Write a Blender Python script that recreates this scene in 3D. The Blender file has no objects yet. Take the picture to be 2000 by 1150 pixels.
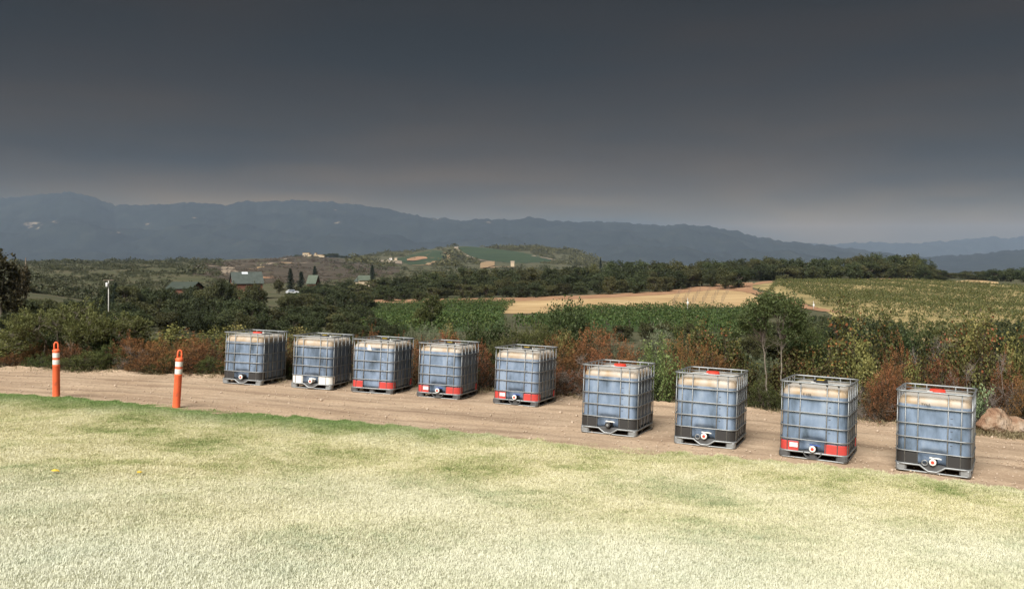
import bpy, math, random
import numpy as np
from mathutils import Vector, Matrix

# ---------------------------------------------------------------- camera, sky, sun, exposure
F, YH, CAMH = 1700.7, 505.4, 3.0          # focal length and horizon row of the 2000 px wide photograph, eye height above the track
PA, PB, PC = 0.1203, -0.0363, -0.0269     # the gently tilted plane of the dirt track: z = PA + PB*x + PC*(y-14)
sc = bpy.context.scene
col = sc.collection
cam_d = bpy.data.cameras.new('camera'); cam = bpy.data.objects.new('camera', cam_d); col.objects.link(cam)
cam.location = (0, 0, CAMH); cam.rotation_euler = (math.radians(90), 0, 0)
cam_d.sensor_width = 36; cam_d.lens = 36*F/2000; cam_d.shift_y = (YH-575)/2000
cam_d.clip_start = 0.1; cam_d.clip_end = 60000
sc.camera = cam

SUN_EL, SUN_AZ = 43.0, -155.0             # azimuth clockwise from +Y: behind the camera, to its left
world = bpy.data.worlds.new('World'); sc.world = world; world.use_nodes = True
nt = world.node_tree; nt.nodes.clear()
N = nt.nodes.new; L = nt.links.new
out = N('ShaderNodeOutputWorld'); bg = N('ShaderNodeBackground'); bg.inputs['Strength'].default_value = 0.10
sky = N('ShaderNodeTexSky'); sky.sky_type = 'NISHITA'; sky.sun_disc = False
sky.sun_elevation = math.radians(SUN_EL); sky.sun_rotation = math.radians(SUN_AZ)
sky.air_density = 1.2; sky.dust_density = 2.5
tc = N('ShaderNodeTexCoord'); sep = N('ShaderNodeSeparateXYZ'); L(tc.outputs['Generated'], sep.inputs[0])
# heavy smoky cloud deck: grey, darker overhead, thinning to a paler band above the hills
ramp = N('ShaderNodeValToRGB'); L(sep.outputs['Z'], ramp.inputs['Fac'])
cr = ramp.color_ramp; cr.interpolation = 'EASE'
cr.elements[0].position = 0.0; cr.elements[0].color = (0.28, 0.185, 0.05, 1)
cr.elements[1].position = 0.32; cr.elements[1].color = (0.006, 0.0035, 0.001, 1)
for p, c in ((0.05, (0.25, 0.165, 0.045, 1)), (0.085, (0.10, 0.064, 0.018, 1)), (0.12, (0.045, 0.028, 0.008, 1)), (0.20, (0.020, 0.011, 0.003, 1))):
    e = cr.elements.new(p); e.color = c
mp = N('ShaderNodeMapping'); mp.inputs['Scale'].default_value = (1.3, 1.3, 9.0); L(tc.outputs['Generated'], mp.inputs['Vector'])
nz = N('ShaderNodeTexNoise'); nz.inputs['Scale'].default_value = 1.7; nz.inputs['Detail'].default_value = 6; nz.inputs['Roughness'].default_value = 0.5
L(mp.outputs[0], nz.inputs['Vector'])
cl = N('ShaderNodeValToRGB'); L(nz.outputs['Fac'], cl.inputs['Fac'])
cl.color_ramp.elements[0].position = 0.36; cl.color_ramp.elements[0].color = (0.10, 0.30, 0.70, 1)
cl.color_ramp.elements[1].position = 0.66; cl.color_ramp.elements[1].color = (2.1, 1.9, 1.6, 1)
mul = N('ShaderNodeMix'); mul.data_type = 'RGBA'; mul.blend_type = 'MULTIPLY'; mul.inputs[0].default_value = 1
L(ramp.outputs['Color'], mul.inputs[6]); L(cl.outputs['Color'], mul.inputs[7])
mix = N('ShaderNodeMix'); mix.data_type = 'RGBA'; mix.inputs[0].default_value = 0.9985
L(sky.outputs['Color'], mix.inputs[6]); L(mul.outputs[2], mix.inputs[7])
L(mix.outputs[2], bg.inputs['Color']); L(bg.outputs[0], out.inputs['Surface'])

sun_d = bpy.data.lights.new('sun', 'SUN'); sun_d.energy = 1.5; sun_d.angle = math.radians(40); sun_d.color = (1.0, 0.965, 0.91)
sun = bpy.data.objects.new('sun', sun_d); col.objects.link(sun)
a, e = math.radians(SUN_AZ), math.radians(SUN_EL)
sdir = Vector((math.sin(a)*math.cos(e), math.cos(a)*math.cos(e), math.sin(e)))
sun.rotation_euler = sdir.to_track_quat('Z', 'Y').to_euler(); sun.location = sdir*60
vs = sc.view_settings; vs.view_transform = 'Standard'; vs.look = 'None'; vs.gamma = 1; vs.exposure = 2.3; vs.use_curve_mapping = False
sc.render.engine = 'CYCLES'
sc.cycles.use_denoising = True
try: sc.cycles.denoiser = 'OPENIMAGEDENOISE'
except Exception: pass
sc.cycles.max_bounces = 6; sc.cycles.diffuse_bounces = 3; sc.cycles.glossy_bounces = 3
sc.cycles.transmission_bounces = 4; sc.cycles.transparent_max_bounces = 6; sc.cycles.volume_bounces = 0

# ---------------------------------------------------------------- helpers
rng = np.random.default_rng(7); random.seed(7)
def tag(o, label=None, cat=None, group=None, kind=None):
    if label: o['label'] = label
    if cat: o['category'] = cat
    if group: o['group'] = group
    if kind: o['kind'] = kind
    return o
def link(name, me, parent=None, loc=None):
    o = bpy.data.objects.new(name, me); col.objects.link(o)
    if parent is not None: o.parent = parent
    if loc is not None: o.location = loc
    return o
def mesh_np(name, V, Fc, mats, smooth=False, fattr=None, midx=None):
    """V (n,3) array, Fc list/array of equal-length faces"""
    me = bpy.data.meshes.new(name)
    V = np.asarray(V, dtype=np.float32); Fc = np.asarray(Fc, dtype=np.int32)
    k = Fc.shape[1]; nf = len(Fc)
    me.vertices.add(len(V)); me.vertices.foreach_set('co', V.ravel())
    me.loops.add(nf*k); me.loops.foreach_set('vertex_index', Fc.ravel())
    me.polygons.add(nf); me.polygons.foreach_set('loop_start', np.arange(0, nf*k, k, dtype=np.int32))
    if smooth: me.polygons.foreach_set('use_smooth', np.ones(nf, dtype=bool))
    for m in (mats if isinstance(mats, (list, tuple)) else [mats]): me.materials.append(m)
    if midx is not None: me.polygons.foreach_set('material_index', np.asarray(midx, dtype=np.int32))
    if fattr is not None:
        for n_, arr in fattr.items():
            at = me.attributes.new(n_, 'FLOAT', 'FACE'); at.data.foreach_set('value', np.asarray(arr, dtype=np.float32))
    me.update(calc_edges=True); me.validate()
    return me
class MB:
    def __init__(s): s.v = []; s.f = []
    def add(s, vs, fs):
        b = len(s.v); s.v += [tuple(p) for p in vs]; s.f += [tuple(b+i for i in f) for f in fs]; return s
    def box(s, x0, x1, y0, y1, z0, z1, ch=0.0):
        if ch <= 0:
            return s.add([(x0,y0,z0),(x1,y0,z0),(x1,y1,z0),(x0,y1,z0),(x0,y0,z1),(x1,y0,z1),(x1,y1,z1),(x0,y1,z1)],
                  [(0,3,2,1),(4,5,6,7),(0,1,5,4),(1,2,6,5),(2,3,7,6),(3,0,4,7)])
        def oct_(i, z):
            return [(x0+i,y0,z),(x1-i,y0,z),(x1,y0+i,z),(x1,y1-i,z),(x1-i,y1,z),(x0+i,y1,z),(x0,y1-i,z),(x0,y0+i,z)]
        rings = [[(p[0]*.0+ (x0+x1)/2+(p[0]-(x0+x1)/2)*(1-ch*.8/(x1-x0)), (y0+y1)/2+(p[1]-(y0+y1)/2)*(1-ch*.8/(y1-y0)), p[2]) for p in oct_(ch, z0)],
                 oct_(ch, z0+ch*.6), oct_(ch, z1-ch*.6),
                 [((x0+x1)/2+(p[0]-(x0+x1)/2)*(1-ch*.8/(x1-x0)), (y0+y1)/2+(p[1]-(y0+y1)/2)*(1-ch*.8/(y1-y0)), p[2]) for p in oct_(ch, z1)]]
        vs = [p for r in rings for p in r]; fs = []
        for k in range(3):
            for i in range(8): j = (i+1) % 8; fs.append((k*8+i, k*8+j, k*8+8+j, k*8+8+i))
        fs.append(tuple(range(7,-1,-1))); fs.append(tuple(range(24,32)))
        return s.add(vs, fs)
    def tube(s, pts, r, n=6, closed=False, cap=True):
        pts = [Vector(p) for p in pts]; m = len(pts); vs = []; fs = []
        rad = r if hasattr(r, '__len__') else [r]*m
        up = None
        for i, p in enumerate(pts):
            if closed: t = (pts[(i+1) % m]-pts[i-1])
            else: t = pts[min(i+1, m-1)]-pts[max(i-1, 0)]
            t.normalize()
            if up is None: up = Vector((0,0,1)) if abs(t.z) < .9 else Vector((1,0,0))
            a_ = t.cross(up)
            if a_.length < 1e-4: up = Vector((0,1,0)); a_ = t.cross(up)
            a_.normalize(); b_ = a_.cross(t).normalized(); up = b_
            for k in range(n):
                an = 2*math.pi*k/n
                vs.append(p+a_*(math.cos(an)*rad[i])+b_*(math.sin(an)*rad[i]))
        for i in range(m if closed else m-1):
            j = (i+1) % m
            for k in range(n):
                q = (k+1) % n; fs.append((i*n+k, i*n+q, j*n+q, j*n+k))
        if cap and not closed:
            fs.append(tuple(range(n-1,-1,-1))); fs.append(tuple(range((m-1)*n, m*n)))
        return s.add(vs, fs)
    def lathe(s, prof, n=20, c=(0,0,0), axis='z'):
        vs = []; fs = []
        for r, h in prof:
            for k in range(n):
                an = 2*math.pi*k/n; x, y = r*math.cos(an), r*math.sin(an)
                p = (c[0]+x, c[1]+y, c[2]+h) if axis == 'z' else (c[0]+x, c[1]-h, c[2]+y)
                vs.append(p)
        m = len(prof)
        for i in range(m-1):
            for k in range(n):
                q = (k+1) % n; fs.append((i*n+k, i*n+q, (i+1)*n+q, (i+1)*n+k))
        fs.append(tuple(range(n-1,-1,-1))); fs.append(tuple(range((m-1)*n, m*n)))
        return s.add(vs, fs)
    def prism(s, poly, y0, y1):                        # poly in x,z extruded along y
        n = len(poly); vs = [(x,y0,z) for x,z in poly]+[(x,y1,z) for x,z in poly]
        fs = [tuple(range(n)), tuple(range(2*n-1,n-1,-1))]
        for i in range(n): j = (i+1) % n; fs.append((i, i+n, j+n, j))
        return s.add(vs, fs)
    def mesh(s, name, mat, smooth=False, auto=None):
        me = bpy.data.meshes.new(name); me.from_pydata(s.v, [], s.f); me.materials.append(mat)
        if smooth:
            for p in me.polygons: p.use_smooth = True
            if auto: 
                try: me.set_sharp_from_angle(angle=math.radians(auto))
                except Exception: pass
        me.update(); return me
    def build(s, name, mat, parent=None, smooth=False, auto=None):
        return link(name, s.mesh(name, mat, smooth, auto), parent)
def rrect(hx, hy, r, z=0.0, nc=6, ns=1):
    pts = []
    cs = [(hx-r,-hy+r,-90),(hx-r,hy-r,0),(-hx+r,hy-r,90),(-hx+r,-hy+r,180)]
    for ci, (cx, cy, a0) in enumerate(cs):
        arc = [(cx+r*math.cos(math.radians(a0+90*i/nc)), cy+r*math.sin(math.radians(a0+90*i/nc)), z) for i in range(nc+1)]
        pts += arc
        nx = cs[(ci+1) % 4]; e0 = arc[-1]
        s0 = (nx[0]+r*math.cos(math.radians(nx[2])), nx[1]+r*math.sin(math.radians(nx[2])), z)
        for i in range(1, ns): t = i/ns; pts.append((e0[0]+(s0[0]-e0[0])*t, e0[1]+(s0[1]-e0[1])*t, z))
    return pts

# ---------------------------------------------------------------- materials
def M(name, color=(.5,.5,.5), rough=.7, metal=0.0, spec=None):
    m = bpy.data.materials.new(name); m.use_nodes = True
    b = m.node_tree.nodes['Principled BSDF']
    b.inputs['Base Color'].default_value = (*color, 1); b.inputs['Roughness'].default_value = rough; b.inputs['Metallic'].default_value = metal
    if spec is not None: b.inputs['Specular IOR Level'].default_value = spec
    return m
def nodes(m): return m.node_tree, m.node_tree.nodes.new, m.node_tree.links.new, m.node_tree.nodes['Principled BSDF']
def ramp_node(m, stops, interp='LINEAR'):
    r = m.node_tree.nodes.new('ShaderNodeValToRGB'); r.color_ramp.interpolation = interp
    while len(r.color_ramp.elements) < len(stops): r.color_ramp.elements.new(0.5)
    for el, (p, c) in zip(r.color_ramp.elements, stops): el.position = p; el.color = (*c, 1)
    return r
def noise_mat(name, stops, scale, detail=6, rough=.85, bump=0.0, bscale=None, coord='Object', stretch=(1,1,1), nrough=.55, bdist=.02, spec=.2):
    m = M(name, rough=rough, spec=spec); t, Nn, Ln, b = nodes(m)
    c = Nn('ShaderNodeTexCoord'); mp = Nn('ShaderNodeMapping'); mp.inputs['Scale'].default_value = stretch
    Ln(c.outputs[coord], mp.inputs['Vector'])
    n = Nn('ShaderNodeTexNoise'); n.inputs['Scale'].default_value = scale; n.inputs['Detail'].default_value = detail; n.inputs['Roughness'].default_value = nrough
    Ln(mp.outputs[0], n.inputs['Vector'])
    r = ramp_node(m, stops); Ln(n.outputs['Fac'], r.inputs['Fac']); Ln(r.outputs['Color'], b.inputs['Base Color'])
    if bump:
        n2 = Nn('ShaderNodeTexNoise'); n2.inputs['Scale'].default_value = bscale or scale*8; n2.inputs['Detail'].default_value = 5; Ln(mp.outputs[0], n2.inputs['Vector'])
        bp = Nn('ShaderNodeBump'); bp.inputs['Strength'].default_value = bump; bp.inputs['Distance'].default_value = bdist
        Ln(n2.outputs['Fac'], bp.inputs['Height']); Ln(bp.outputs[0], b.inputs['Normal'])
    return m
def leaf_mat(name, stops, trans=.25, rough=.6, var=.25):
    """leaf colour from the leaf's own random value; light also passes through the leaf"""
    m = M(name, rough=rough, spec=.25); t, Nn, Ln, b = nodes(m)
    at = Nn('ShaderNodeAttribute'); at.attribute_name = 'tint'
    r = ramp_node(m, stops); Ln(at.outputs['Fac'], r.inputs['Fac'])
    oi = Nn('ShaderNodeObjectInfo'); hs = Nn('ShaderNodeHueSaturation')
    mr = Nn('ShaderNodeMapRange'); mr.inputs['To Min'].default_value = 1-var; mr.inputs['To Max'].default_value = 1+var
    Ln(oi.outputs['Random'], mr.inputs['Value']); Ln(mr.outputs[0], hs.inputs['Value'])
    mh = Nn('ShaderNodeMapRange'); mh.inputs['To Min'].default_value = .485; mh.inputs['To Max'].default_value = .515
    mm = Nn('ShaderNodeMath'); mm.operation = 'FRACT'; m3 = Nn('ShaderNodeMath'); m3.operation = 'MULTIPLY'; m3.inputs[1].default_value = 7.31
    Ln(oi.outputs['Random'], m3.inputs[0]); Ln(m3.outputs[0], mm.inputs[0]); Ln(mm.outputs[0], mh.inputs['Value']); Ln(mh.outputs[0], hs.inputs['Hue'])
    Ln(r.outputs['Color'], hs.inputs['Color']); Ln(hs.outputs[0], b.inputs['Base Color'])
    tr = Nn('ShaderNodeBsdfTranslucent'); Ln(hs.outputs[0], tr.inputs['Color'])
    mx = Nn('ShaderNodeMixShader'); mx.inputs[0].default_value = trans
    o = t.nodes['Material Output']; Ln(b.outputs[0], mx.inputs[1]); Ln(tr.outputs[0], mx.inputs[2]); Ln(mx.outputs[0], o.inputs['Surface'])
    return m

# ---------------------------------------------------------------- the lie of the land
def plane_z(x, y): return PA+PB*x+PC*(y-14)
def plane_depth(px, row):
    return (CAMH-PA+14*PC)/((row-YH)/F+PB*(px-1000)/F+PC)
def on_plane(px, row):
    y = plane_depth(px, row); x = (px-1000)/F*y
    return x, y, plane_z(x, y)
BACK = [(-900,700),(-300,714),(0,720),(230,727),(430,737),(700,755),(1000,771),(1090,775),(1290,789),(1480,801),(1700,827),(1920,847),(2000,856),(2200,885),(2900,1010)]
LAWN = [(-900,735),(-300,755),(0,773),(350,797),(700,830),(1000,858),(1400,894),(1700,927),(2000,964),(2200,995),(2900,1120)]
bx_ = np.array([p for p, _ in BACK], float); by_ = np.array([plane_depth(p, r) for p, r in BACK])
lx_ = np.array([p for p, _ in LAWN], float); ly_ = np.array([plane_depth(p, r) for p, r in LAWN])
def back_depth(px): return np.interp(px, bx_, by_)
def lawn_depth(px): return np.interp(px, lx_, ly_)
KD = np.array([30,60,100,150,200,250,300,400,500,600,800,1200,1600,2000,2300,2600,3000,3600,6000,9000], float)
PROF = {   # photo column: (depth in metres, row at which its ground stands)
 0:    [(30,705),(60,665),(100,625),(150,600),(250,570),(400,545),(700,525),(1200,514),(2000,511),(3000,524),(6000,527)],
 250:  [(30,705),(60,670),(100,648),(150,630),(250,590),(400,553),(700,525),(1200,513),(2000,511),(3000,524),(6000,527)],
 420:  [(30,706),(60,672),(100,655),(150,640),(250,600),(400,565),(600,532),(900,518),(1500,509),(2000,509),(3000,522),(6000,527)],
 500:  [(30,708),(60,672),(100,655),(150,640),(250,600),(400,568),(600,537),(900,519),(1500,506),(2000,507),(3000,522),(6000,527)],
 610:  [(30,710),(60,675),(100,657),(150,642),(250,602),(400,570),(600,545),(900,525),(1500,505),(1800,499),(2300,507),(3000,522),(6000,527)],
 680:  [(30,712),(60,677),(100,658),(150,643),(250,602),(400,570),(600,545),(900,528),(1500,510),(1900,505),(2500,505),(3000,522),(6000,527)],
 760:  [(30,715),(60,680),(100,660),(150,643),(240,600),(300,590),(400,565),(800,535),(1500,522),(1900,510),(2300,499),(2600,494),(3600,520),(6000,527)],
 900:  [(30,722),(60,682),(100,660),(140,645),(240,592),(300,583),(400,563),(800,533),(1500,522),(2000,510),(2300,495),(2600,481),(3600,520),(6000,527)],
 1040: [(30,728),(60,684),(100,662),(140,645),(180,620),(240,595),(300,582),(400,562),(800,533),(1500,524),(2000,513),(2300,498),(2600,484),(3600,520),(6000,527)],
 1110: [(30,730),(60,686),(100,662),(140,645),(190,612),(260,588),(330,570),(400,558),(800,536),(1500,526),(2000,515),(2300,502),(2600,489),(3600,520),(6000,527)],
 1180: [(30,732),(60,687),(100,662),(140,645),(190,610),(260,587),(330,569),(400,556),(800,538),(1500,528),(2000,522),(2600,513),(3600,524),(6000,549)],
 1300: [(30,735),(50,690),(100,660),(150,640),(190,608),(260,585),(330,567),(400,553),(800,540),(1500,545),(3000,545),(6000,549)],
 1500: [(30,742),(50,700),(100,675),(150,655),(200,615),(260,585),(330,562),(420,545),(500,541),(800,540),(1500,545),(3000,545),(6000,549)],
 1700: [(30,750),(50,710),(100,682),(160,655),(200,622),(300,575),(420,546),(500,541),(800,540),(1500,545),(3000,545),(6000,549)],
 2000: [(30,758),(50,715),(100,688),(150,660),(200,630),(300,585),(400,560),(480,549),(600,545),(800,543),(1500,545),(3000,545),(6000,549)],
}
PK = np.array([-900]+sorted(PROF)+[2900], float)
def _zrow(pr):
    d = np.array([p[0] for p in pr], float); z = np.array([CAMH-(p[1]-YH)/F*p[0] for p in pr])
    return np.interp(np.log(KD), np.log(d), z)
ZT = np.array([_zrow(PROF[0])]+[_zrow(PROF[k]) for k in sorted(PROF)]+[_zrow(PROF[2000])])
def bumps(x, y, d):
    s = np.clip((d-28)/120, 0, 1)
    return s*(np.sin(x*.031+1.3*np.sin(y*.017))*.45+np.sin(y*.043+x*.021+2)*.35+np.sin(x*.11+y*.07)*.15)*np.clip(1+d/1500, 1, 3)
def terrain_z(x, y):
    x = np.asarray(x, float); y = np.asarray(y, float)
    d = np.maximum(y, 1.0); px = 1000+F*x/d
    pxc = np.clip(px, -899, 2899)
    ld = np.log(np.clip(d, 30, 8999))
    i = np.clip(np.searchsorted(PK, pxc)-1, 0, len(PK)-2); t = (pxc-PK[i])/(PK[i+1]-PK[i]); t = t*t*(3-2*t)
    lk = np.log(KD); j = np.clip(np.searchsorted(lk, ld)-1, 0, len(lk)-2); s = (ld-lk[j])/(lk[j+1]-lk[j])
    z = (ZT[i, j]*(1-s)+ZT[i, j+1]*s)*(1-t)+(ZT[i+1, j]*(1-s)+ZT[i+1, j+1]*s)*t
    yb = back_depth(pxc)+.3
    zb = plane_z(x, np.minimum(d, yb))-.03
    w = np.clip((d-yb)/(30-yb), 0, 1)
    z = np.where(d < 30, zb*(1-w)+z*w, z)
    return z+bumps(x, y, d)
def ground(px, d):
    x = (px-1000)/F*d
    return np.array([x, d, float(terrain_z(x, d))])
DS = np.exp(np.linspace(math.log(26), math.log(8500), 1200))
def hit(px, row, dmin=26, dmax=8500):
    ds = DS[(DS >= dmin) & (DS <= dmax)]
    zs = terrain_z((px-1000)/F*ds, ds); rg = YH+(CAMH-zs)/ds*F
    k = np.nonzero(rg <= row)[0]
    if len(k) == 0: d = ds[np.argmin(rg)]
    elif k[0] == 0: d = ds[0]
    else:
        i = k[0]; t = (rg[i-1]-row)/(rg[i-1]-rg[i]+1e-9); d = ds[i-1]+(ds[i]-ds[i-1])*t
    return ground(px, d)
def row_z(row, d): return CAMH-(row-YH)/F*d

# terrain: a fan of rings that widens towards the hills
scrub_ground = noise_mat('scrub_ground', [(0,(.05,.056,.028)),(.42,(.075,.08,.042)),(.6,(.11,.10,.06)),(1,(.17,.14,.09))], .035, detail=12, bump=.6, bscale=.5, bdist=.6, nrough=.7)
us = np.concatenate([np.linspace(-9000,-1000,20), np.arange(-950,2960,9), np.linspace(3000,11000,20)])
dsg = np.concatenate([[9,10.5,12,13,14], np.exp(np.linspace(math.log(15), math.log(8990), 420))])
U, D = np.meshgrid(us, dsg); X = (U-1000)/F*D; Z = terrain_z(X, D)-np.where(D < back_depth(np.clip(U,-900,2900))+.05, .22, 0)
V = np.stack([X, D, Z], -1).reshape(-1, 3); nu, nd = len(us), len(dsg)
I = np.arange(nu*nd).reshape(nd, nu)
Fq = np.stack([I[:-1,:-1], I[:-1,1:], I[1:,1:], I[1:,:-1]], -1).reshape(-1, 4)
tag(link('terrain', mesh_np('terrain', V, Fq, scrub_ground, True)), 'scrub covered slopes and plateau beyond the dirt track', 'terrain', kind='structure')

def off(d): return .02+.0003*d
def drape(name, top, bottom, mat, dmin=26, dmax=8500, step=6, nr=18, lift=0.0):
    """a sheet on the terrain between two outline curves"""
    p0 = max(top[0][0], bottom[0][0]); p1 = min(top[-1][0], bottom[-1][0])
    n = max(2, int((p1-p0)/step)); pxs = np.linspace(p0, p1, n+1); V = []
    for p in pxs:
        rt = np.interp(p, [q[0] for q in top], [q[1] for q in top]); rb = np.interp(p, [q[0] for q in bottom], [q[1] for q in bottom])
        da = hit(p, max(rb, rt+.05), dmin, dmax)[1]; db = hit(p, rt, dmin, dmax)[1]
        for d in np.exp(np.linspace(math.log(da), math.log(max(db, da*1.0005)), nr)):
            g = ground(p, d); V.append((g[0], g[1], g[2]+off(d)+lift))
    I = np.arange((n+1)*nr).reshape(n+1, nr)
    Fq = np.stack([I[:-1,:-1], I[1:,:-1], I[1:,1:], I[:-1,1:]], -1).reshape(-1, 4)
    return link(name, mesh_np(name, V, Fq, mat, True))
def ribbon(name, pix, width, mat, dmin=26, dmax=8500, lift=.0, sub=8):
    P = [hit(p, r, dmin, dmax) for p, r in pix]; Q = []
    for a_, b_ in zip(P[:-1], P[1:]):
        for t in np.linspace(0, 1, sub, endpoint=False): Q.append(a_+(b_-a_)*t)
    Q.append(P[-1]); V = []
    for i, q in enumerate(Q):
        t = Q[min(i+1, len(Q)-1)]-Q[max(i-1, 0)]; nrm = np.array([t[1], -t[0]]); nrm = nrm/(np.linalg.norm(nrm)+1e-9)
        w = width*(1+.25*math.sin(i*1.7))
        for s in (-.5, -.17, .17, .5):
            x, y = q[0]+nrm[0]*w*s, q[1]+nrm[1]*w*s
            V.append((x, y, float(terrain_z(x, y))+off(y)*1.3+lift))
    n = len(Q); I = np.arange(n*4).reshape(n, 4)
    Fq = np.stack([I[:-1,:-1], I[:-1,1:], I[1:,1:], I[1:,:-1]], -1).reshape(-1, 4)
    return link(name, mesh_np(name, V, Fq, mat, True))

# ---------------------------------------------------------------- dirt track and lawn
dirt = M('dirt', rough=.95, spec=.1); t_, Nn, Ln, b_ = nodes(dirt)
c_ = Nn('ShaderNodeTexCoord')
n1 = Nn('ShaderNodeTexNoise'); n1.inputs['Scale'].default_value = .9; n1.inputs['Detail'].default_value = 8; n1.inputs['Roughness'].default_value = .6; Ln(c_.outputs['Object'], n1.inputs['Vector'])
r1 = ramp_node(dirt, [(.25,(.365,.265,.182)),(.5,(.455,.342,.24)),(.75,(.54,.418,.30))]); Ln(n1.outputs['Fac'], r1.inputs['Fac'])
uv = Nn('ShaderNodeAttribute'); uv.attribute_name = 'across'
wv = Nn('ShaderNodeTexNoise'); wv.noise_dimensions = '2D'; wv.inputs['Scale'].default_value = 1; wv.inputs['Detail'].default_value = 5
cmb = Nn('ShaderNodeCombineXYZ'); al = Nn('ShaderNodeAttribute'); al.attribute_name = 'along'
ma = Nn('ShaderNodeMath'); ma.operation = 'MULTIPLY'; ma.inputs[1].default_value = 3.2; Ln(uv.outputs['Fac'], ma.inputs[0])
mb_ = Nn('ShaderNodeMath'); mb_.operation = 'MULTIPLY'; mb_.inputs[1].default_value = .22; Ln(al.outputs['Fac'], mb_.inputs[0])
Ln(ma.outputs[0], cmb.inputs[0]); Ln(mb_.outputs[0], cmb.inputs[1]); Ln(cmb.outputs[0], wv.inputs['Vector'])
r2 = ramp_node(dirt, [(.3,(.70,.68,.67)),(.5,(1,1,1)),(.7,(1.08,1.07,1.05))]); Ln(wv.outputs['Fac'], r2.inputs['Fac'])
n3 = Nn('ShaderNodeTexNoise'); n3.inputs['Scale'].default_value = 22; n3.inputs['Detail'].default_value = 4; Ln(c_.outputs['Object'], n3.inputs['Vector'])
r3 = ramp_node(dirt, [(.3,(.78,.76,.75)),(.55,(1,1,1)),(.75,(1.12,1.1,1.1))]); Ln(n3.outputs['Fac'], r3.inputs['Fac'])
mm1 = Nn('ShaderNodeMix'); mm1.data_type = 'RGBA'; mm1.blend_type = 'MULTIPLY'; mm1.inputs[0].default_value = 1; Ln(r1.outputs[0], mm1.inputs[6]); Ln(r2.outputs[0], mm1.inputs[7])
mm2 = Nn('ShaderNodeMix'); mm2.data_type = 'RGBA'; mm2.blend_type = 'MULTIPLY'; mm2.inputs[0].default_value = 1; Ln(mm1.outputs[2], mm2.inputs[6]); Ln(r3.outputs[0], mm2.inputs[7])
rdv = Nn('ShaderNodeMath'); rdv.operation = 'DIVIDE'; rdv.inputs[1].default_value = 5.0; Ln(uv.outputs['Fac'], rdv.inputs[0])
rwb = Nn('ShaderNodeMath'); rwb.operation = 'MULTIPLY_ADD'; rwb.inputs[1].default_value = .10; Ln(n1.outputs['Fac'], rwb.inputs[0]); Ln(rdv.outputs[0], rwb.inputs[2])
r5 = ramp_node(dirt, [(.27,(1,1,1)),(.325,(.80,.78,.76)),(.37,(1.02,1.02,1.02)),(.47,(.97,.97,.97)),(.56,(1.03,1.03,1.03)),(.645,(1,1,1)),(.69,(.82,.80,.78)),(.74,(1,1,1))]); Ln(rwb.outputs[0], r5.inputs['Fac'])
mm3 = Nn('ShaderNodeMix'); mm3.data_type = 'RGBA'; mm3.blend_type = 'MULTIPLY'; Ln(n3.outputs['Fac'], mm3.inputs[0]); Ln(mm2.outputs[2], mm3.inputs[6]); Ln(r5.outputs[0], mm3.inputs[7])
Ln(mm3.outputs[2], b_.inputs['Base Color'])
n4 = Nn('ShaderNodeTexNoise'); n4.inputs['Scale'].default_value = 35; n4.inputs['Detail'].default_value = 4; Ln(c_.outputs['Object'], n4.inputs['Vector'])
bp = Nn('ShaderNodeBump'); bp.inputs['Strength'].default_value = .5; bp.inputs['Distance'].default_value = .02; Ln(n4.outputs['Fac'], bp.inputs['Height']); Ln(bp.outputs[0], b_.inputs['Normal'])
pxs = np.linspace(-900, 2900, 500); na = 60; V = []; AC = []; AL = []
for k, p in enumerate(pxs):
    y0, y1 = float(lawn_depth(p))-.6, float(back_depth(p))+.25
    for s in np.linspace(0, 1, na):
        y = y0+(y1-y0)*s+(.14*math.sin(k*1.9)+.10*math.sin(k*.73))*max(0, s-.9)*10; x = (p-1000)/F*y
        rut = .010*math.sin(s*21+.6*math.sin(k*.05))+.008*math.sin(x*2.7+y*3.1)+.005*math.sin(x*7.1-y*5.3)
        edge = .03*math.exp(-((s-.975)/.02)**2)*(1+.5*math.sin(k*.31)+.5*math.sin(k*.113+1))+rng.normal(0,.004)*(s>.93)
        V.append((x, y, plane_z(x, y)+rut*(1 if .05 < s else 0)+edge)); AC.append(s*5); AL.append(p/1000*12)
I = np.arange(len(pxs)*na).reshape(len(pxs), na)
me = mesh_np('dirt_track', V, np.stack([I[:-1,:-1], I[1:,:-1], I[1:,1:], I[:-1,1:]], -1).reshape(-1, 4), dirt, True)
for nme, arr in (('across', AC), ('along', AL)):
    at = me.attributes.new(nme, 'FLOAT', 'POINT'); at.data.foreach_set('value', np.array(arr, np.float32))
tag(link('dirt_track', me), 'tan gravel and dirt track curving between lawn and shrubs', 'track', kind='structure')

def lawn_z(x, y):
    px = 1000+F*x/max(y, .5) if y > .5 else (3500 if x > 0 else -1500)
    e_ = float(lawn_depth(np.clip(px, -900, 2900))) if y > .5 else 11.0
    s = np.clip((e_-y)/(e_-2.0), 0, 1)
    return plane_z(x, e_)*1.0+.035*min(1, max(0, (e_-y)/.25))+1.25*s*s*(1.5-.5*s)+.02*math.sin(x*1.1+y*.7)+.015*math.sin(x*2.3-y*1.9)*min(1, max(0, e_-y))
lawn_m = noise_mat('lawn_soil', [(.3,(.40,.39,.22)),(.5,(.52,.49,.31)),(.7,(.60,.56,.40))], .9, detail=8, bump=.5, bscale=40)
pxs = np.linspace(-900, 2900, 320); nb = 60; V = []; G = []; 
for p in pxs:
    ye = float(lawn_depth(p))
    for s in np.linspace(0, 1, nb):
        y = ye+(2.6-ye)*s**1.0; x = (p-1000)/F*y
        V.append((x, y, lawn_z(x, y)))
        fr = math.exp(-((ye-y)/(.9 if p < 900 else .5))**2)*(1 if p < 650 else max(.15, 1-(p-650)/500))
        G.append(fr)
I = np.arange(len(pxs)*nb).reshape(len(pxs), nb)
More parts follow.
